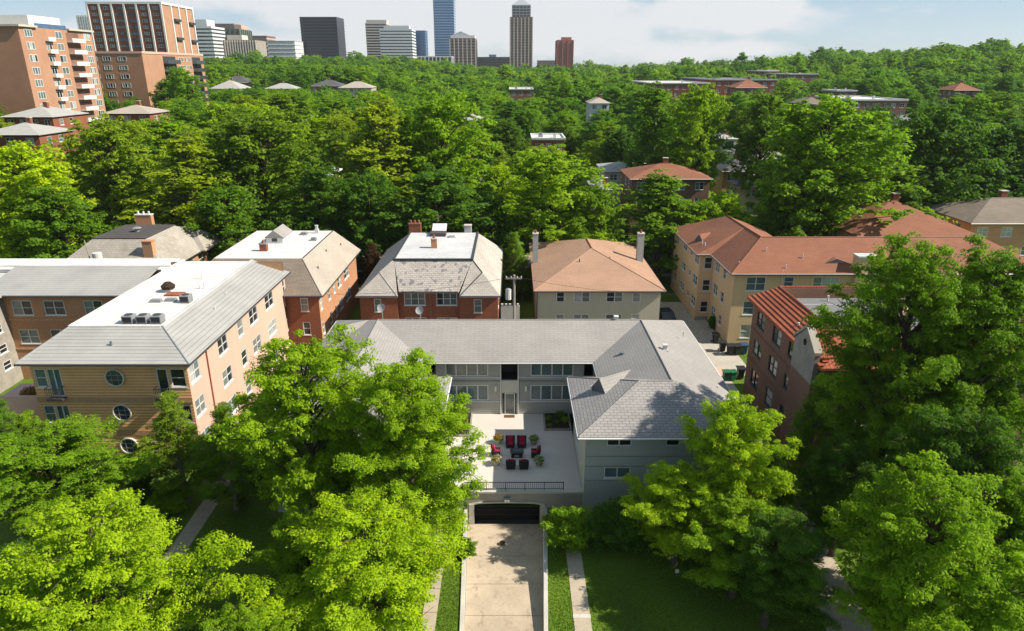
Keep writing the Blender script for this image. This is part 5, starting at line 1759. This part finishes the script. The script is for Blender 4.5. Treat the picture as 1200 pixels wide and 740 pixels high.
for k in range(6):
    part(r, 'lantern_post', MB().box(x0 + 3.2 + (x1 - x0 - 6.8) * k / 5 - .6, x0 + 3.2 + (x1 - x0 - 6.8) * k / 5 + 1.0, 1152.0, 1152.9, zt_ + .02, zt_ + 17), 'lattice')
for k in range(4):
    part(r, 'lantern_rail', MB().box(x0 + 3.2, x1 - 3.2, 1151.5, 1151.95, zt_ + 3 + 4 * k, zt_ + 4.2 + 4 * k), 'lattice')
cx_, cy_ = (x0 + x1) / 2, 1168
hw = (x1 - x0) / 2 - 3
zq = zt_ + 17.05
m = MB()
for a, b in (((-1, -1), (1, -1)), ((1, -1), (1, 1)), ((1, 1), (-1, 1)), ((-1, 1), (-1, -1))):
    m.poly([(cx_ + a[0] * hw, cy_ + a[1] * 15, zq), (cx_ + b[0] * hw, cy_ + b[1] * 15, zq), (cx_, cy_, zq + 11)])
part(r, 'pyramid_roof', m, 'lattice')
part(r, 'finial', MB().tube([(cx_, cy_, zq + 10), (cx_, cy_, zq + 14)], [.5, .1], 6), 'metal_grey')
office('office_building', 'short red brick tower standing apart above the treetops', 653, 672, 47, 1100, 30, 'office_redbrick', None, fins=3, finmat='office_redbrick', crown=[(.3, .9, 0, 4, 'office_redbrick')])
office('office_building', 'low dark roofline beside the short red tower', 630, 656, 71, 1300, 30, 'office_brown', None)

# ------------------------------------------------------------------ alley things, cars
up = thing('utility_pole', 'weathered wooden utility pole with crossarm rising from the alley', 'utility pole', (.25, 75.6, 0))
part(up, 'pole', MB().tube([(.25, 75.6, 0), (.25, 75.6, 10.2)], [.17, .13], 10), 'wood_pole')
ca = part(up, 'crossarm', MB().box(-.75, 1.15, 75.4, 75.5, 9.75, 9.92), 'wood_pole')
for x in (-.65, -.1, .6, 1.05):
    part(ca, 'insulator', MB().cyl(x, 75.45, 9.922, 10.1, .06, 8), 'vent_white')
tr_ = part(up, 'transformer', MB().cyl(-.42, 75.5, 7.3, 8.5, .33, 12), 'vent_white')
part(tr_, 'lid', MB().tube([(-.42, 75.5, 8.502), (-.42, 75.5, 8.62)], [.35, .2], 12), 'metal_grey')
part(tr_, 'bracket', MB().box(-.1, .1, 75.45, 75.55, 7.6, 8.2), 'metal_dark')
for k, (dx, lab) in enumerate(((-26, 'overhead cable running from the pole towards the white-roofed house'), (25, 'overhead cable running from the pole towards the tan apartment house'))):
    pts = [Vector((.25 + dx * f, 75.5 + 2 * f, 10.05 - 2.6 * f - 4 * f * (1 - f) * .9)) for f in [i / 8 for i in range(9)]]
    tag(link('overhead_cable', MB().tube(pts, [.018] * 9, 5).mesh('overhead_cable'), 'plastic_black'), lab, 'cable')
aw = thing('alley_wall', 'short white crenellated garden wall at the foot of the utility pole', 'wall', (-.35, 76.3, 0))
part(aw, 'wall', MB().box(-1.3, .9, 76.2, 76.5, 0, 6.2), 'kerb_concrete')
for k in range(5):
    part(aw, 'merlon', MB().box(-1.28 + .46 * k, -1.02 + .46 * k, 76.2, 76.5, 6.202, 6.45), 'kerb_concrete')


def dish(px, py, Y, label, zfoot):
    p = on_y(px, py, Y)
    r = thing('satellite_dish', label, 'satellite dish', (p.x, Y, zfoot))
    m = MB()
    n = 14
    ax = Vector((-.25, -.85, .5)).normalized()
    u = ax.orthogonal().normalized()
    v = ax.cross(u)
    c = Vector((p.x, Y, p.z))
    rings = [(0, 0), (.2, .015), (.34, .05), (.44, .10)]
    for k in range(3):
        for i in range(n):
            q = []
            for kk, ii in ((k, i), (k + 1, i), (k + 1, i + 1), (k, i + 1)):
                t_ = 2 * math.pi * ii / n
                q.append(c + (u * math.cos(t_) + v * math.sin(t_)) * rings[kk][0] + ax * rings[kk][1])
            m.poly(q if k else q[1:] if rings[0][0] == 0 and False else q)
    part(r, 'reflector', m, 'dish_grey')
    part(r, 'mast', MB().tube([(p.x, Y + .25, zfoot), (p.x, Y + .2, p.z - .3), c - ax * .05], [.05, .05, .04], 6), 'metal_grey')
    part(r, 'feed_arm', MB().tube([c - v * .45 + ax * .1, c + ax * .6], [.02, .02], 5), 'metal_grey')


dish(447, 361, 66.5, 'round grey satellite dish below the single window of the patched-roof house', 7.9)
dish(492, 364, 66.5, 'round grey satellite dish below the triple window of the patched-roof house', 7.9)


def bin_(x, y, mat, label, s=1.0, rz=0.0):
    r = thing('wheelie_bin', label, 'bin', (x, y, .03), 'rubbish bins by the alley', rz)
    r.scale = (s, s, s)
    link('tub', shared(('bin', 't', mat), lambda: MB().tube([(0, 0, .08), (0, 0, .95)], [.30, .40], 4).mesh('tub')), mat, r, (0, 0, 0), math.pi / 4)
    link('lid', shared(('bin', 'l', mat), lambda: MB().prism([(-.36, -.36, .952), (.36, -.36, .952), (.36, .36, 1.0), (-.36, .36, 1.0)], (0, 0, .07)).mesh('lid')), mat, r)
    for sx in (-.27, .27):
        link('wheel', shared(('bin', 'w'), lambda: MB().tube([(-.04, 0, 0), (.04, 0, 0)], [.1, .1], 10).mesh('wheel')), 'tyre', r, (sx, .3, .1))
    link('handle', shared(('bin', 'h', mat), lambda: MB().box(-.28, .28, .40, .46, .9, .96).mesh('handle')), mat, r)


for k, (px, py, mt, s, lab) in enumerate(((846, 412, 'plastic_black', 1.25, 'black wheelie bin at the wall end of the dark row'), (855, 416, 'plastic_black', 1.25, 'black wheelie bin second in the dark row'),
                                          (863, 416, 'plastic_black', 1.25, 'black wheelie bin beside the blue one'), (871, 415, 'plastic_blue', 1.25, 'blue wheelie bin ending the dark row'),
                                          (850, 446, 'plastic_green', 1.1, 'green bin beside the pink slab, farther from the black bin'), (858, 446, 'plastic_green', 1.1, 'green bin beside the pink slab, touching the black bin'), (867, 444, 'plastic_black', 1.3, 'black bin beside the green bins'),
                                          (838, 402, 'plastic_black', 1.2, 'black wheelie bin against the tan stucco wall'))):
    p = on_z(px, py, .03)
    bin_(p.x, p.y, mt, lab, s, .1 * (k % 3))


def car(x, y, z, rz, mat, label):
    c = thing('parked_car', label, 'car', (x, y, z), 'cars parked on the street', rz)
    prof = [(-2.2, .35), (2.2, .35), (2.25, .75), (1.35, .92), (.75, 1.42), (-1.1, 1.46), (-1.9, .98), (-2.25, .9)]
    link('body', shared(('car', 'b', mat), lambda: MB().prism([(a, -.88, b) for a, b in prof], (0, 1.76, 0)).mesh('body')), mat, c)
    wp = [(1.18, .95), (.70, 1.36), (-1.05, 1.39), (-1.65, 1.0)]
    link('side_glass', shared(('car', 'g'), lambda: MB().prism([(a, -.90, b) for a, b in wp], (0, 1.80, 0)).mesh('side_glass')), 'glass_dark', c)
    link('windscreen', shared(('car', 'w'), lambda: MB().prism([(1.33, -.75, .955), (.80, -.75, 1.40), (.80, .75, 1.40), (1.33, .75, .955)], (.03, 0, .03)).mesh('windscreen')), 'glass_dark', c)
    for sx in (-1.4, 1.4):
        for sy in (-.8, .8):
            w_ = link('wheel', shared(('car', 'wh'), lambda: MB().tube([(0, -.11, 0), (0, .11, 0)], [.33, .33], 14).mesh('wheel')), 'tyre', c, (sx, sy, .33))
            link('rim', shared(('car', 'r'), lambda: MB().tube([(0, -.125, 0), (0, .125, 0)], [.2, .2], 10).mesh('rim')), 'metal_grey', w_)
    for sy in (-.6, .6):
        link('headlight', shared(('car', 'h'), lambda: MB().box(2.2, 2.27, -.16, .16, .6, .76).mesh('headlight')), 'lamp_glass', c, (0, sy, 0))


car(27.5, 113.6, .16, 0, 'car_dark', 'dark parked car beyond the tan-roofed house chimney')
car(21.5, 113.6, .16, 0, 'car_silver', 'silver parked car by the lawn strip before the tan apartment house')
car(20.9, 88.6, .03, math.pi / 2 + .1, 'car_dark', 'dark car parked in the paved court beside the tan-roofed house')
car(-45, 113.6, .16, 0, 'car_silver', 'silver parked car hidden in the trees beyond the slate roof')

# ------------------------------------------------------------------ trees placed one by one


def ptree(px, py, Y, wpx, proto, color, label, name='broadleaf_tree', group=None, hmax=None):
    """crown top seen at (px, py) for a tree standing at distance Y, crown wpx photo pixels wide"""
    p = on_y(px, py, Y)
    d = to_px(p.x, p.y, p.z - 4)[2]
    r = wpx * d / FPX / 2
    gz = terrain(p.x, Y)
    return tree(proto, p.x, Y, gz - .05, r, p.z - gz, color, label, 'tree', group, name)


N, M = NEAR, MID
# street side, left of the driveway
ptree(92, 592, 29, 250, N[1], YG, 'broad yellow-green tree spreading over the lawn before the garden path')
ptree(45, 500, 42, 190, N[0], LG, 'light green tree beside the ribbed brick facade and terrace')
ptree(196, 462, 46.5, 95, N[3], OG, 'slim olive tree standing before the ribbed brick corner', 'slender_tree')
ptree(350, 396, 41, 195, N[0], YG, 'tall bright yellow-green tree between the peach wall and the grey wing')
ptree(258, 475, 45.5, 80, N[3], MG, 'mid green tree before the peach stucco wall')
ptree(474, 422, 38.8, 178, N[2], YG, 'tall bright green tree in front of the courtyard wing beside the patio')
ptree(425, 590, 32.5, 235, N[1], YG, 'yellow-green tree leaning over the side walkway next to the driveway')
ptree(355, 600, 35.0, 110, N[0], LG, 'light green tree behind the walkway tree in the lawn')
ptree(275, 712, 27, 100, N[0], LG, 'low light green tree at the path end of the lawn')
ptree(15, 640, 33, 110, N[3], DG, 'dark green small tree under the spreading yellow-green tree', 'slender_tree')
ptree(395, 490, 43.0, 90, N[3], MG, 'mid green slim tree close to the hidden courtyard wing', 'slender_tree')
# right of the driveway
ptree(872, 585, 36.0, 150, N[1], LG, 'light green tree spreading in front of the upright yellow-green tree')
ptree(865, 466, 40.2, 140, N[0], YG, 'bright yellow-green upright tree before the grey front wing')
ptree(800, 548, 39.2, 130, N[0], YG, 'low yellow-green tree at the lawn edge under the wing windows')
ptree(912, 555, 40.5, 85, N[0], MG, 'mid green tree between the grey wing and the side driveway')
ptree(1085, 280, 43.3, 190, N[2], MG, 'very tall dark-limbed tree towering over the red tile mansard')
ptree(1180, 286, 42.5, 190, N[2], MG, 'huge dark green tree next to the towering tree')
ptree(1110, 548, 30.0, 235, N[1], LG, 'broad light green tree filling the corner by the side driveway')
ptree(1215, 560, 31.5, 150, N[0], LG, 'light green tree beyond the broad corner tree')
ptree(915, 605, 33.5, 140, N[0], DG, 'dark shaded tree beside the side driveway')
ptree(1000, 515, 40.0, 115, N[1], DG, 'dark green tree filling the gap before the brown brick wall')
ptree(962, 450, 46.0, 70, N[3], MG, 'slim green tree against the gabled bay of the brown building', 'slender_tree')
ptree(1150, 480, 35, 170, N[0], DG, 'dark understorey tree beneath the huge dark tree')


def shrub(px, py, z, r, h, color, label, k=0, name='shrub'):
    p = on_z(px, py, z)
    return tree(SHRUB[k], p.x, p.y, z - .03, r, h, color, label, 'shrub', None, name)


for px, py, r, h, colr, lab, k in ((668, 640, 1.8, 3.3, LG, 'light green flowering shrub at the garage corner', 0), (705, 640, 1.8, 3.4, DG, 'dark green shrub beside the walkway end', 1),
                                   (735, 640, 2.1, 3.9, DG, 'large dark shrub under the grey wing windows', 0), (770, 640, 2.0, 3.6, MG, 'mid green shrub between dark shrub and yellow tree', 1),
                                   (650, 626, 1.0, 1.6, OG, 'small olive shrub by the retaining wall', 1), (545, 650, .9, 1.3, MG, 'low shrub on the ledge beside the driveway wall', 0),
                                   (528, 605, 1.6, 2.9, MG, 'green shrub beside the mailbox ledge', 1), (500, 600, 1.7, 3.0, DG, 'dark shrub before the hidden courtyard wing wall', 0),
                                   (200, 600, 1.7, 2.2, LG, 'bright round bush beside the garden path', 0), (165, 590, 1.6, 2.2, DG, 'dark bush at the foot of the ribbed brick facade', 1),
                                   (285, 590, 1.0, 1.3, OG, 'reddish olive bush at the lawn corner by the grey wing', 1), (240, 540, 1.7, 2.6, MG, 'green bush at the peach wall foot', 0),
                                   (90, 560, 1.8, 2.6, DG, 'dark green bush by the terrace wall', 1), (300, 560, 1.8, 2.6, DG, 'dark green bush in the gap between peach wall and grey wing', 0),
                                   (905, 560, 1.6, 2.4, DG, 'dark bush along the side driveway by the grey wing', 0), (975, 590, 1.8, 2.6, DG, 'dark bush across the side driveway', 1),
                                   (850, 660, 1.4, 1.9, DG, 'dark low bush at the lawn edge', 1)):
    shrub(px, py, 0, r, h, colr, lab, k)
ptree(-5, 470, 47.5, 70, NEAR[3], MG, 'mid green small tree beside the peach terrace wall', 'slender_tree')
ptree(24, 482, 49.3, 62, NEAR[0], LG, 'light green small tree hiding the terrace foot')
p = (-4.9, 57.2)
tree(SHRUB[0], p[0], p[1], 1.4, .95, 1.5, LG, 'light green leafy shrub in the sunny stone-edged bed', 'shrub', None, 'shrub')
tree(SHRUB[1], -4.7, 55.4, 1.4, .7, 1.0, OG, 'olive shrub at the near end of the sunny bed', 'shrub', None, 'shrub')
# ledge and mailbox block left of the garage
lg = thing('concrete_ledge', 'stepped concrete ledge with brick top beside the garage opening', 'ledge', (-4.5, 44.8, 0))
part(lg, 'block', MB().box(-5.1, -3.95, 44.3, 45.4, -.2, .75), 'kerb_concrete')
part(lg, 'brick_top', MB().box(-4.9, -4.2, 44.45, 45.2, .752, .86), 'brick_red')
part(lg, 'upper_block', MB().box(-5.6, -4.2, 45.41, 45.53, -.2, 1.3), 'wall_concrete')
# bicycle-like ring left leaning at the hedge: a coiled garden hose
hs = thing('garden_hose', 'coiled dark garden hose lying by the walkway under the hedge', 'hose', (5.6, 41.6, .03))
m = MB()
for k in range(3):
    rr_ = .38 - .05 * k
    m.tube([(5.6 + rr_ * math.cos(2 * math.pi * i / 16), 41.6 + rr_ * math.sin(2 * math.pi * i / 16), .05 + .04 * k) for i in range(17)], [.022] * 17, 5, False)
part(hs, 'coil', m, 'plastic_black')
part(hs, 'nozzle', MB().tube([(5.98, 41.6, .05), (6.2, 41.4, .05)], [.03, .02], 6), 'metal_grey')
ll = thing('lawn_sign', 'small white marker standing in the shaded lawn', 'marker', (11.2, 38.0, 0))
part(ll, 'stake', MB().box(11.18, 11.22, 37.98, 38.02, 0, .45), 'metal_grey')
part(ll, 'plate', rbox(MB(), 11.08, 11.32, 37.96, 37.978, .25, .52, .02), 'trim_white')

# behind the houses
SET = [
    (20, 168, 106, 140, 0, YG, 'bright yellow-green tree beside the slate-roofed house'),
    (120, 135, 122, 140, 2, OG, 'olive tree behind the black flat top roof'),
    (215, 150, 114, 130, 1, OG, 'tall olive tree behind the white flat roof with pale limbs'),
    (300, 128, 121, 150, 0, OG, 'broad olive-green tree beyond the white-roofed house'),
    (262, 215, 107, 110, 2, MG, 'mid green tree right behind the white roof dormer'),
    (370, 190, 110, 90, 3, DG, 'dark green tree between the white roof and the patched roof'),
    (440, 112, 124, 130, 1, OG, 'very tall olive tree with bare pale leader above the patched roof'),
    (515, 108, 128, 120, 0, LG, 'tall light green tree beyond the patched slate roof'),
    (430, 200, 108, 110, 2, MG, 'dense green tree right behind the brick chimneys'),
    (510, 195, 107, 130, 3, DG, 'dense dark green tree behind the white roof deck'),
    (575, 225, 108, 70, 2, DG, 'dark tree filling the gap between the two roofs'),
    (645, 172, 112, 140, 0, LG, 'light green willow-like tree behind the tan roof'),
    (700, 215, 107, 70, 2, MG, 'mid green tree beside the tan roof chimney'),
    (778, 200, 108.5, 110, 1, MG, 'slender street tree with bare trunk on the lawn strip'),
    (850, 222, 109, 70, 2, YG, 'small yellow-green tree behind the terracotta ridge'),
    (828, 235, 107, 60, 0, LG, 'light green small tree beside the terracotta roof'),
    (975, 112, 112, 185, 0, LG, 'broad bright green tree rising behind the terracotta wing'),
    (1110, 118, 124, 150, 2, DG, 'huge dark green tree behind the broad terracotta hip roof'),
    (1190, 140, 128, 115, 3, DG, 'dark green tree on the rise beside the brown-roofed house'),
    (900, 104, 150, 80, 3, DG, 'dark rounded tree above the dark-roofed tan house'),
    (770, 98, 160, 80, 1, LG, 'tall light green tree beyond the pale grey hip roof'),
    (825, 98, 152, 70, 0, LG, 'light green tree beside the dark rounded tree'),
    (60, 215, 100, 100, 3, MG, 'mid green tree at the corner of the slate-roofed house'),
    (1050, 190, 121, 100, 3, DG, 'dark tree in the shade behind the terracotta hip roof'),
    (935, 190, 108, 110, 2, MG, 'mid green tree below the broad bright tree'),
]
for px, py, Y, w_, k, colr, lab in SET:
    ptree(px, py, Y, w_ * 1.14, M[k], colr, lab)
ptree(435, 284, 99, 44, N[3], (.075, .038, .016), 'small rust-brown copper tree between the two slate roofs', 'copper_tree')
ptree(603, 272, 99, 38, N[3], LG, 'small light green tree between the patched roof and the tan roof', 'slender_tree')
ptree(612, 300, 97, 30, N[3], MG, 'slim green tree beside the tan roof eave', 'slender_tree')
ptree(400, 300, 97, 26, N[3], DG, 'slim dark tree beside the white-roofed house wall', 'slender_tree')
for px, py, r, h, colr, lab, k in ((590, 352, 1.2, 2.2, DG, 'dark bush in the alley behind the utility pole', 0), (835, 385, 1.2, 1.8, BG, 'dark bush at the stone base of the tan apartment house', 1), (785, 318, 2.0, 2.6, DG, 'hedge bush between the lawn strip and the parked cars', 1),
                                   (830, 330, 1.5, 2.2, MG, 'green bush on the lawn beside the tan apartment house', 0), (800, 312, 1.8, 2.4, DG, 'dark hedge bush next to the silver parked car', 0)):
    shrub(px, py, 0, r, h, colr, lab, k)

# ------------------------------------------------------------------ the wood beyond: 300 nearest as trees, the rest as one mass
# houses that stand clear of the trees in front of them (photo boxes)
CLEAR = [(542, 564, 134, 143, 233), (692, 714, 114, 122, 268), (598, 624, 101, 107, 338), (942, 970, 115, 123, 268), (1070, 1096, 134, 143, 228), (927, 958, 83, 89, 428), (0, 58, 125, 158, 150), (0, 105, 28, 112, 190), (100, 236, 0, 112, 260), (730, 836, 192, 216, 132), (708, 775, 187, 203, 157), (846, 890, 180, 208, 147), (866, 900, 208, 222, 147), (838, 862, 132, 170, 200),
         (1000, 1200, 243, 290, 99), (764, 832, 92, 99, 328), (840, 910, 84, 98, 318), (1002, 1064, 108, 120, 248), (980, 1006, 104, 110, 298), (886, 914, 81, 86, 468), (1120, 1148, 98, 106, 328), (247, 290, 92, 102, 398), (312, 344, 96, 102, 418),
         (365, 430, 96, 102, 408), (625, 655, 158, 166, 183), (886, 905, 180, 200, 170), (118, 176, 122, 137, 188), (110, 600, 0, 74, 700), (590, 680, 0, 70, 900), (372, 384, 200, 230, 138), (694, 716, 212, 245, 136), (1140, 1200, 240, 290, 100), (764, 800, 262, 312, 95), (820, 842, 320, 385, 80)]
HB = []
for h in HROOTS:
    ys_ = [wpos(h).y]
    HB.append((h.location.x, h.location.y, 11))
for (x, y) in ((XA - 8, 210), (XB - 6, 297), ((x0T + XT) / 2, 410)):
    HB.append((x, y, 24))
rng = random.Random(99)
cand = []
Y_ = 104.0
while Y_ < 1350:
    sp = 10.0 if Y_ < 190 else 11.0 + (Y_ - 190) * .010
    half = .80 * Y_ + 25
    x = -half
    while x < half:
        xx, yy = x + rng.uniform(-.42, .42) * sp, Y_ + rng.uniform(-.42, .42) * sp
        x += sp
        if 110.5 < yy < 121.5 and rng.random() < .8:
            continue
        if yy < 106 and -64 < xx < 68:
            continue
        gz = terrain(xx, yy)
        hh = rng.uniform(10, 20.5) if yy > 190 else rng.uniform(13, 21)
        hh *= 1 + .22 * math.sin(xx / 31 + 1.0) * math.sin(yy / 43)
        if rng.random() < .12:
            hh *= 1.2
        r = hh * (rng.uniform(.38, .54) if yy > 190 else rng.uniform(.34, .48))
        if any((xx - a) ** 2 + (yy - b) ** 2 < (c + r * .55) ** 2 for a, b, c in HB):
            continue
        if any((xx - a) ** 2 + (yy - b) ** 2 < ((c + r) * .55) ** 2 for a, b, c in TREES if abs(yy - b) < 14):
            continue
        tpx, tpy, d = to_px(xx, yy, gz + hh)
        bpx, bopy, _ = to_px(xx, yy, gz + hh * .2)
        wpx = r * FPX / d * .9
        bad = False
        for (a, b, c, e_, Yh) in CLEAR:
            if yy < Yh and tpx + wpx > a and tpx - wpx < b and tpy < e_ and bopy > c:
                bad = True
                break
        if bad:
            # a lower tree may still stand there, its top just under the part of the house that shows
            e_low = max(e_ for (a, b, c, e_, Yh) in CLEAR if yy < Yh and tpx + wpx > a and tpx - wpx < b and tpy < e_ and bopy > c)
            lim = on_y(tpx, e_low + 1.0, yy).z - gz
            if lim < 2.5:
                continue
            hh = min(hh, lim) * rng.uniform(.86, .99)
            r = min(r, max(2.2, hh * .5))
            tpx, tpy, d = to_px(xx, yy, gz + hh)
            wpx = r * FPX / d
            if any(yy < Yh and tpx + wpx > a and tpx - wpx < b and tpy < e_ - 1 and to_px(xx, yy, gz)[1] > c for (a, b, c, e_, Yh) in CLEAR):
                continue
        if tpx < -60 or tpx > 1260:
            if yy > 200:
                continue
        cand.append((yy, xx, gz, r, hh))
    Y_ += sp
cand.sort()
PAL = (LG, MG, YG, DG, OG, BG, LG, MG, OG)
CNAME = {id(YG): 'yellow green', id(LG): 'light green', id(MG): 'mid green', id(DG): 'dark green', id(OG): 'olive green', id(BG): 'cool green'}
MARKS = [(-110, 165, 'below the balconied orange slab'), (-75, 130, 'beyond the black flat-topped roof'), (-45, 125, 'beyond the slate-roofed house'), (-25, 120, 'beyond the white flat roof'), (-5, 122, 'beyond the patched roof deck'), (12, 125, 'beyond the tan hip roof'),
         (32, 140, 'round the terracotta-roofed brick house'), (48, 165, 'round the dark-roofed tan house'), (65, 125, 'beyond the tan apartment house'), (85, 120, 'round the brown-roofed house'), (5, 185, 'round the white flat roof in the wood'), (-60, 180, 'in the wood below the striped tower'), (-25, 165, 'in the wood beyond the olive trees'), (90, 190, 'on the slope above the brown-roofed house'), (30, 190, 'in the wood beyond the pale grey hip roof')]


def glab(colr, xx, yy, r, hh):
    mk = min(MARKS, key=lambda q: (q[0] - xx) ** 2 + (q[1] - yy) ** 2)[2]
    size = 'low' if hh < 10 else 'tall' if hh > 16.5 else 'middling'
    return '%s %s %s tree %s' % (size, 'broad' if r / hh > .38 else 'narrow', CNAME[id(colr)], mk)


NIND = 225
for (yy, xx, gz, r, hh) in cand[:NIND]:
    colr = rng.choice(PAL)
    tree(rng.choice(MID), xx, yy, gz - .05, r, hh, colr, glab(colr, xx, yy, r, hh), 'tree', 'trees of the wood beyond the houses', 'woodland_tree')
rest = cand[NIND:]
me = bpy.data.meshes.new('woodland')
me.from_pydata([(c[1], c[0], c[2] - .1) for c in rest], [], [])
kind = me.attributes.new('kind_index', 'INT', 'POINT')
scl = me.attributes.new('tree_scale', 'FLOAT_VECTOR', 'POINT')
rot = me.attributes.new('tree_turn', 'FLOAT_VECTOR', 'POINT')
ki, ss, rt = [], [], []
protos = [(p_, 'm') for p_ in MID[:3]] + [(p_, 'f') for p_ in FAR]
GCOL = [(.16, .28, .017), (.105, .215, .017), (.185, .285, .018), (.135, .255, .018), (.10, .21, .024), (.18, .295, .018)]
for (yy, xx, gz, r, hh) in rest:
    k = rng.randrange(3) + (0 if yy < 330 else 3)
    ki.append(k)
    p_ = protos[k][0]
    ss += [r / p_['r'], r / p_['r'], hh / p_['h']]
    rt += [0, 0, rng.uniform(0, 6.28)]
kind.data.foreach_set('value', ki)
scl.data.foreach_set('vector', ss)
rot.data.foreach_set('vector', rt)
# real trees that lend their crowns to the mass
lend = []
for k, (p_, _) in enumerate(protos):
    xx, yy = (-300 + 110 * k, 640 + 12 * (k % 2))
    t_ = tree(p_, xx, yy, terrain(xx, yy), p_['r'], p_['h'], GCOL[k], 'far round green tree standing in the distant wood', 'tree', 'far trees in the distant wood', 'distant_tree')
    lend.append([c for c in t_.children if c.name.startswith('crown')][0])
ng = bpy.data.node_groups.new('woodland_scatter', 'GeometryNodeTree')
ng.interface.new_socket('Geometry', in_out='INPUT', socket_type='NodeSocketGeometry')
ng.interface.new_socket('Geometry', in_out='OUTPUT', socket_type='NodeSocketGeometry')
gi, go = ng.nodes.new('NodeGroupInput'), ng.nodes.new('NodeGroupOutput')
join = ng.nodes.new('GeometryNodeJoinGeometry')


def named(nm, dt):
    n_ = ng.nodes.new('GeometryNodeInputNamedAttribute')
    n_.data_type = dt
    n_.inputs['Name'].default_value = nm
    return n_.outputs['Attribute']


a_k, a_s, a_r = named('kind_index', 'INT'), named('tree_scale', 'FLOAT_VECTOR'), named('tree_turn', 'FLOAT_VECTOR')
for k, o_ in enumerate(lend):
    oi = ng.nodes.new('GeometryNodeObjectInfo')
    oi.transform_space = 'ORIGINAL'
    oi.inputs['Object'].default_value = o_
    oi.inputs['As Instance'].default_value = True
    cmp_ = ng.nodes.new('FunctionNodeCompare')
    cmp_.data_type = 'INT'
    cmp_.operation = 'EQUAL'
    ng.links.new(a_k, cmp_.inputs[2])
    cmp_.inputs[3].default_value = k
    ip = ng.nodes.new('GeometryNodeInstanceOnPoints')
    ng.links.new(gi.outputs[0], ip.inputs['Points'])
    ng.links.new(cmp_.outputs[0], ip.inputs['Selection'])
    ng.links.new(oi.outputs['Geometry'], ip.inputs['Instance'])
    ng.links.new(a_s, ip.inputs['Scale'])
    ng.links.new(a_r, ip.inputs['Rotation'])
    ng.links.new(ip.outputs[0], join.inputs[0])
ng.links.new(join.outputs[0], go.inputs[0])
wo = link('woodland', me)
wo['kind'] = 'stuff'
wo['label'] = 'dense green treetops stretching away to the skyline'
wo['category'] = 'wood'
wo.color = (.145, .265, .018, 1)
md = wo.modifiers.new('scatter', 'NODES')
md.node_group = ng

# ------------------------------------------------------------------ summer air
hz = link('haze', MB().box(-2700, 2700, -110, 3550, -3, 190).mesh('haze', uv=False))
hz['kind'] = 'stuff'
hz['label'] = 'thin pale summer haze over the city'
hz['category'] = 'haze'
hm = bpy.data.materials.new('haze')
hm.use_nodes = True
hm.node_tree.nodes.clear()
ho = hm.node_tree.nodes.new('ShaderNodeOutputMaterial')
hv = hm.node_tree.nodes.new('ShaderNodeVolumePrincipled')
hv.inputs['Color'].default_value = (.86, .92, 1.0, 1)
hv.inputs['Density'].default_value = .00006
hv.inputs['Anisotropy'].default_value = .2
hm.node_tree.links.new(hv.outputs[0], ho.inputs['Volume'])
hz.data.materials.append(hm)
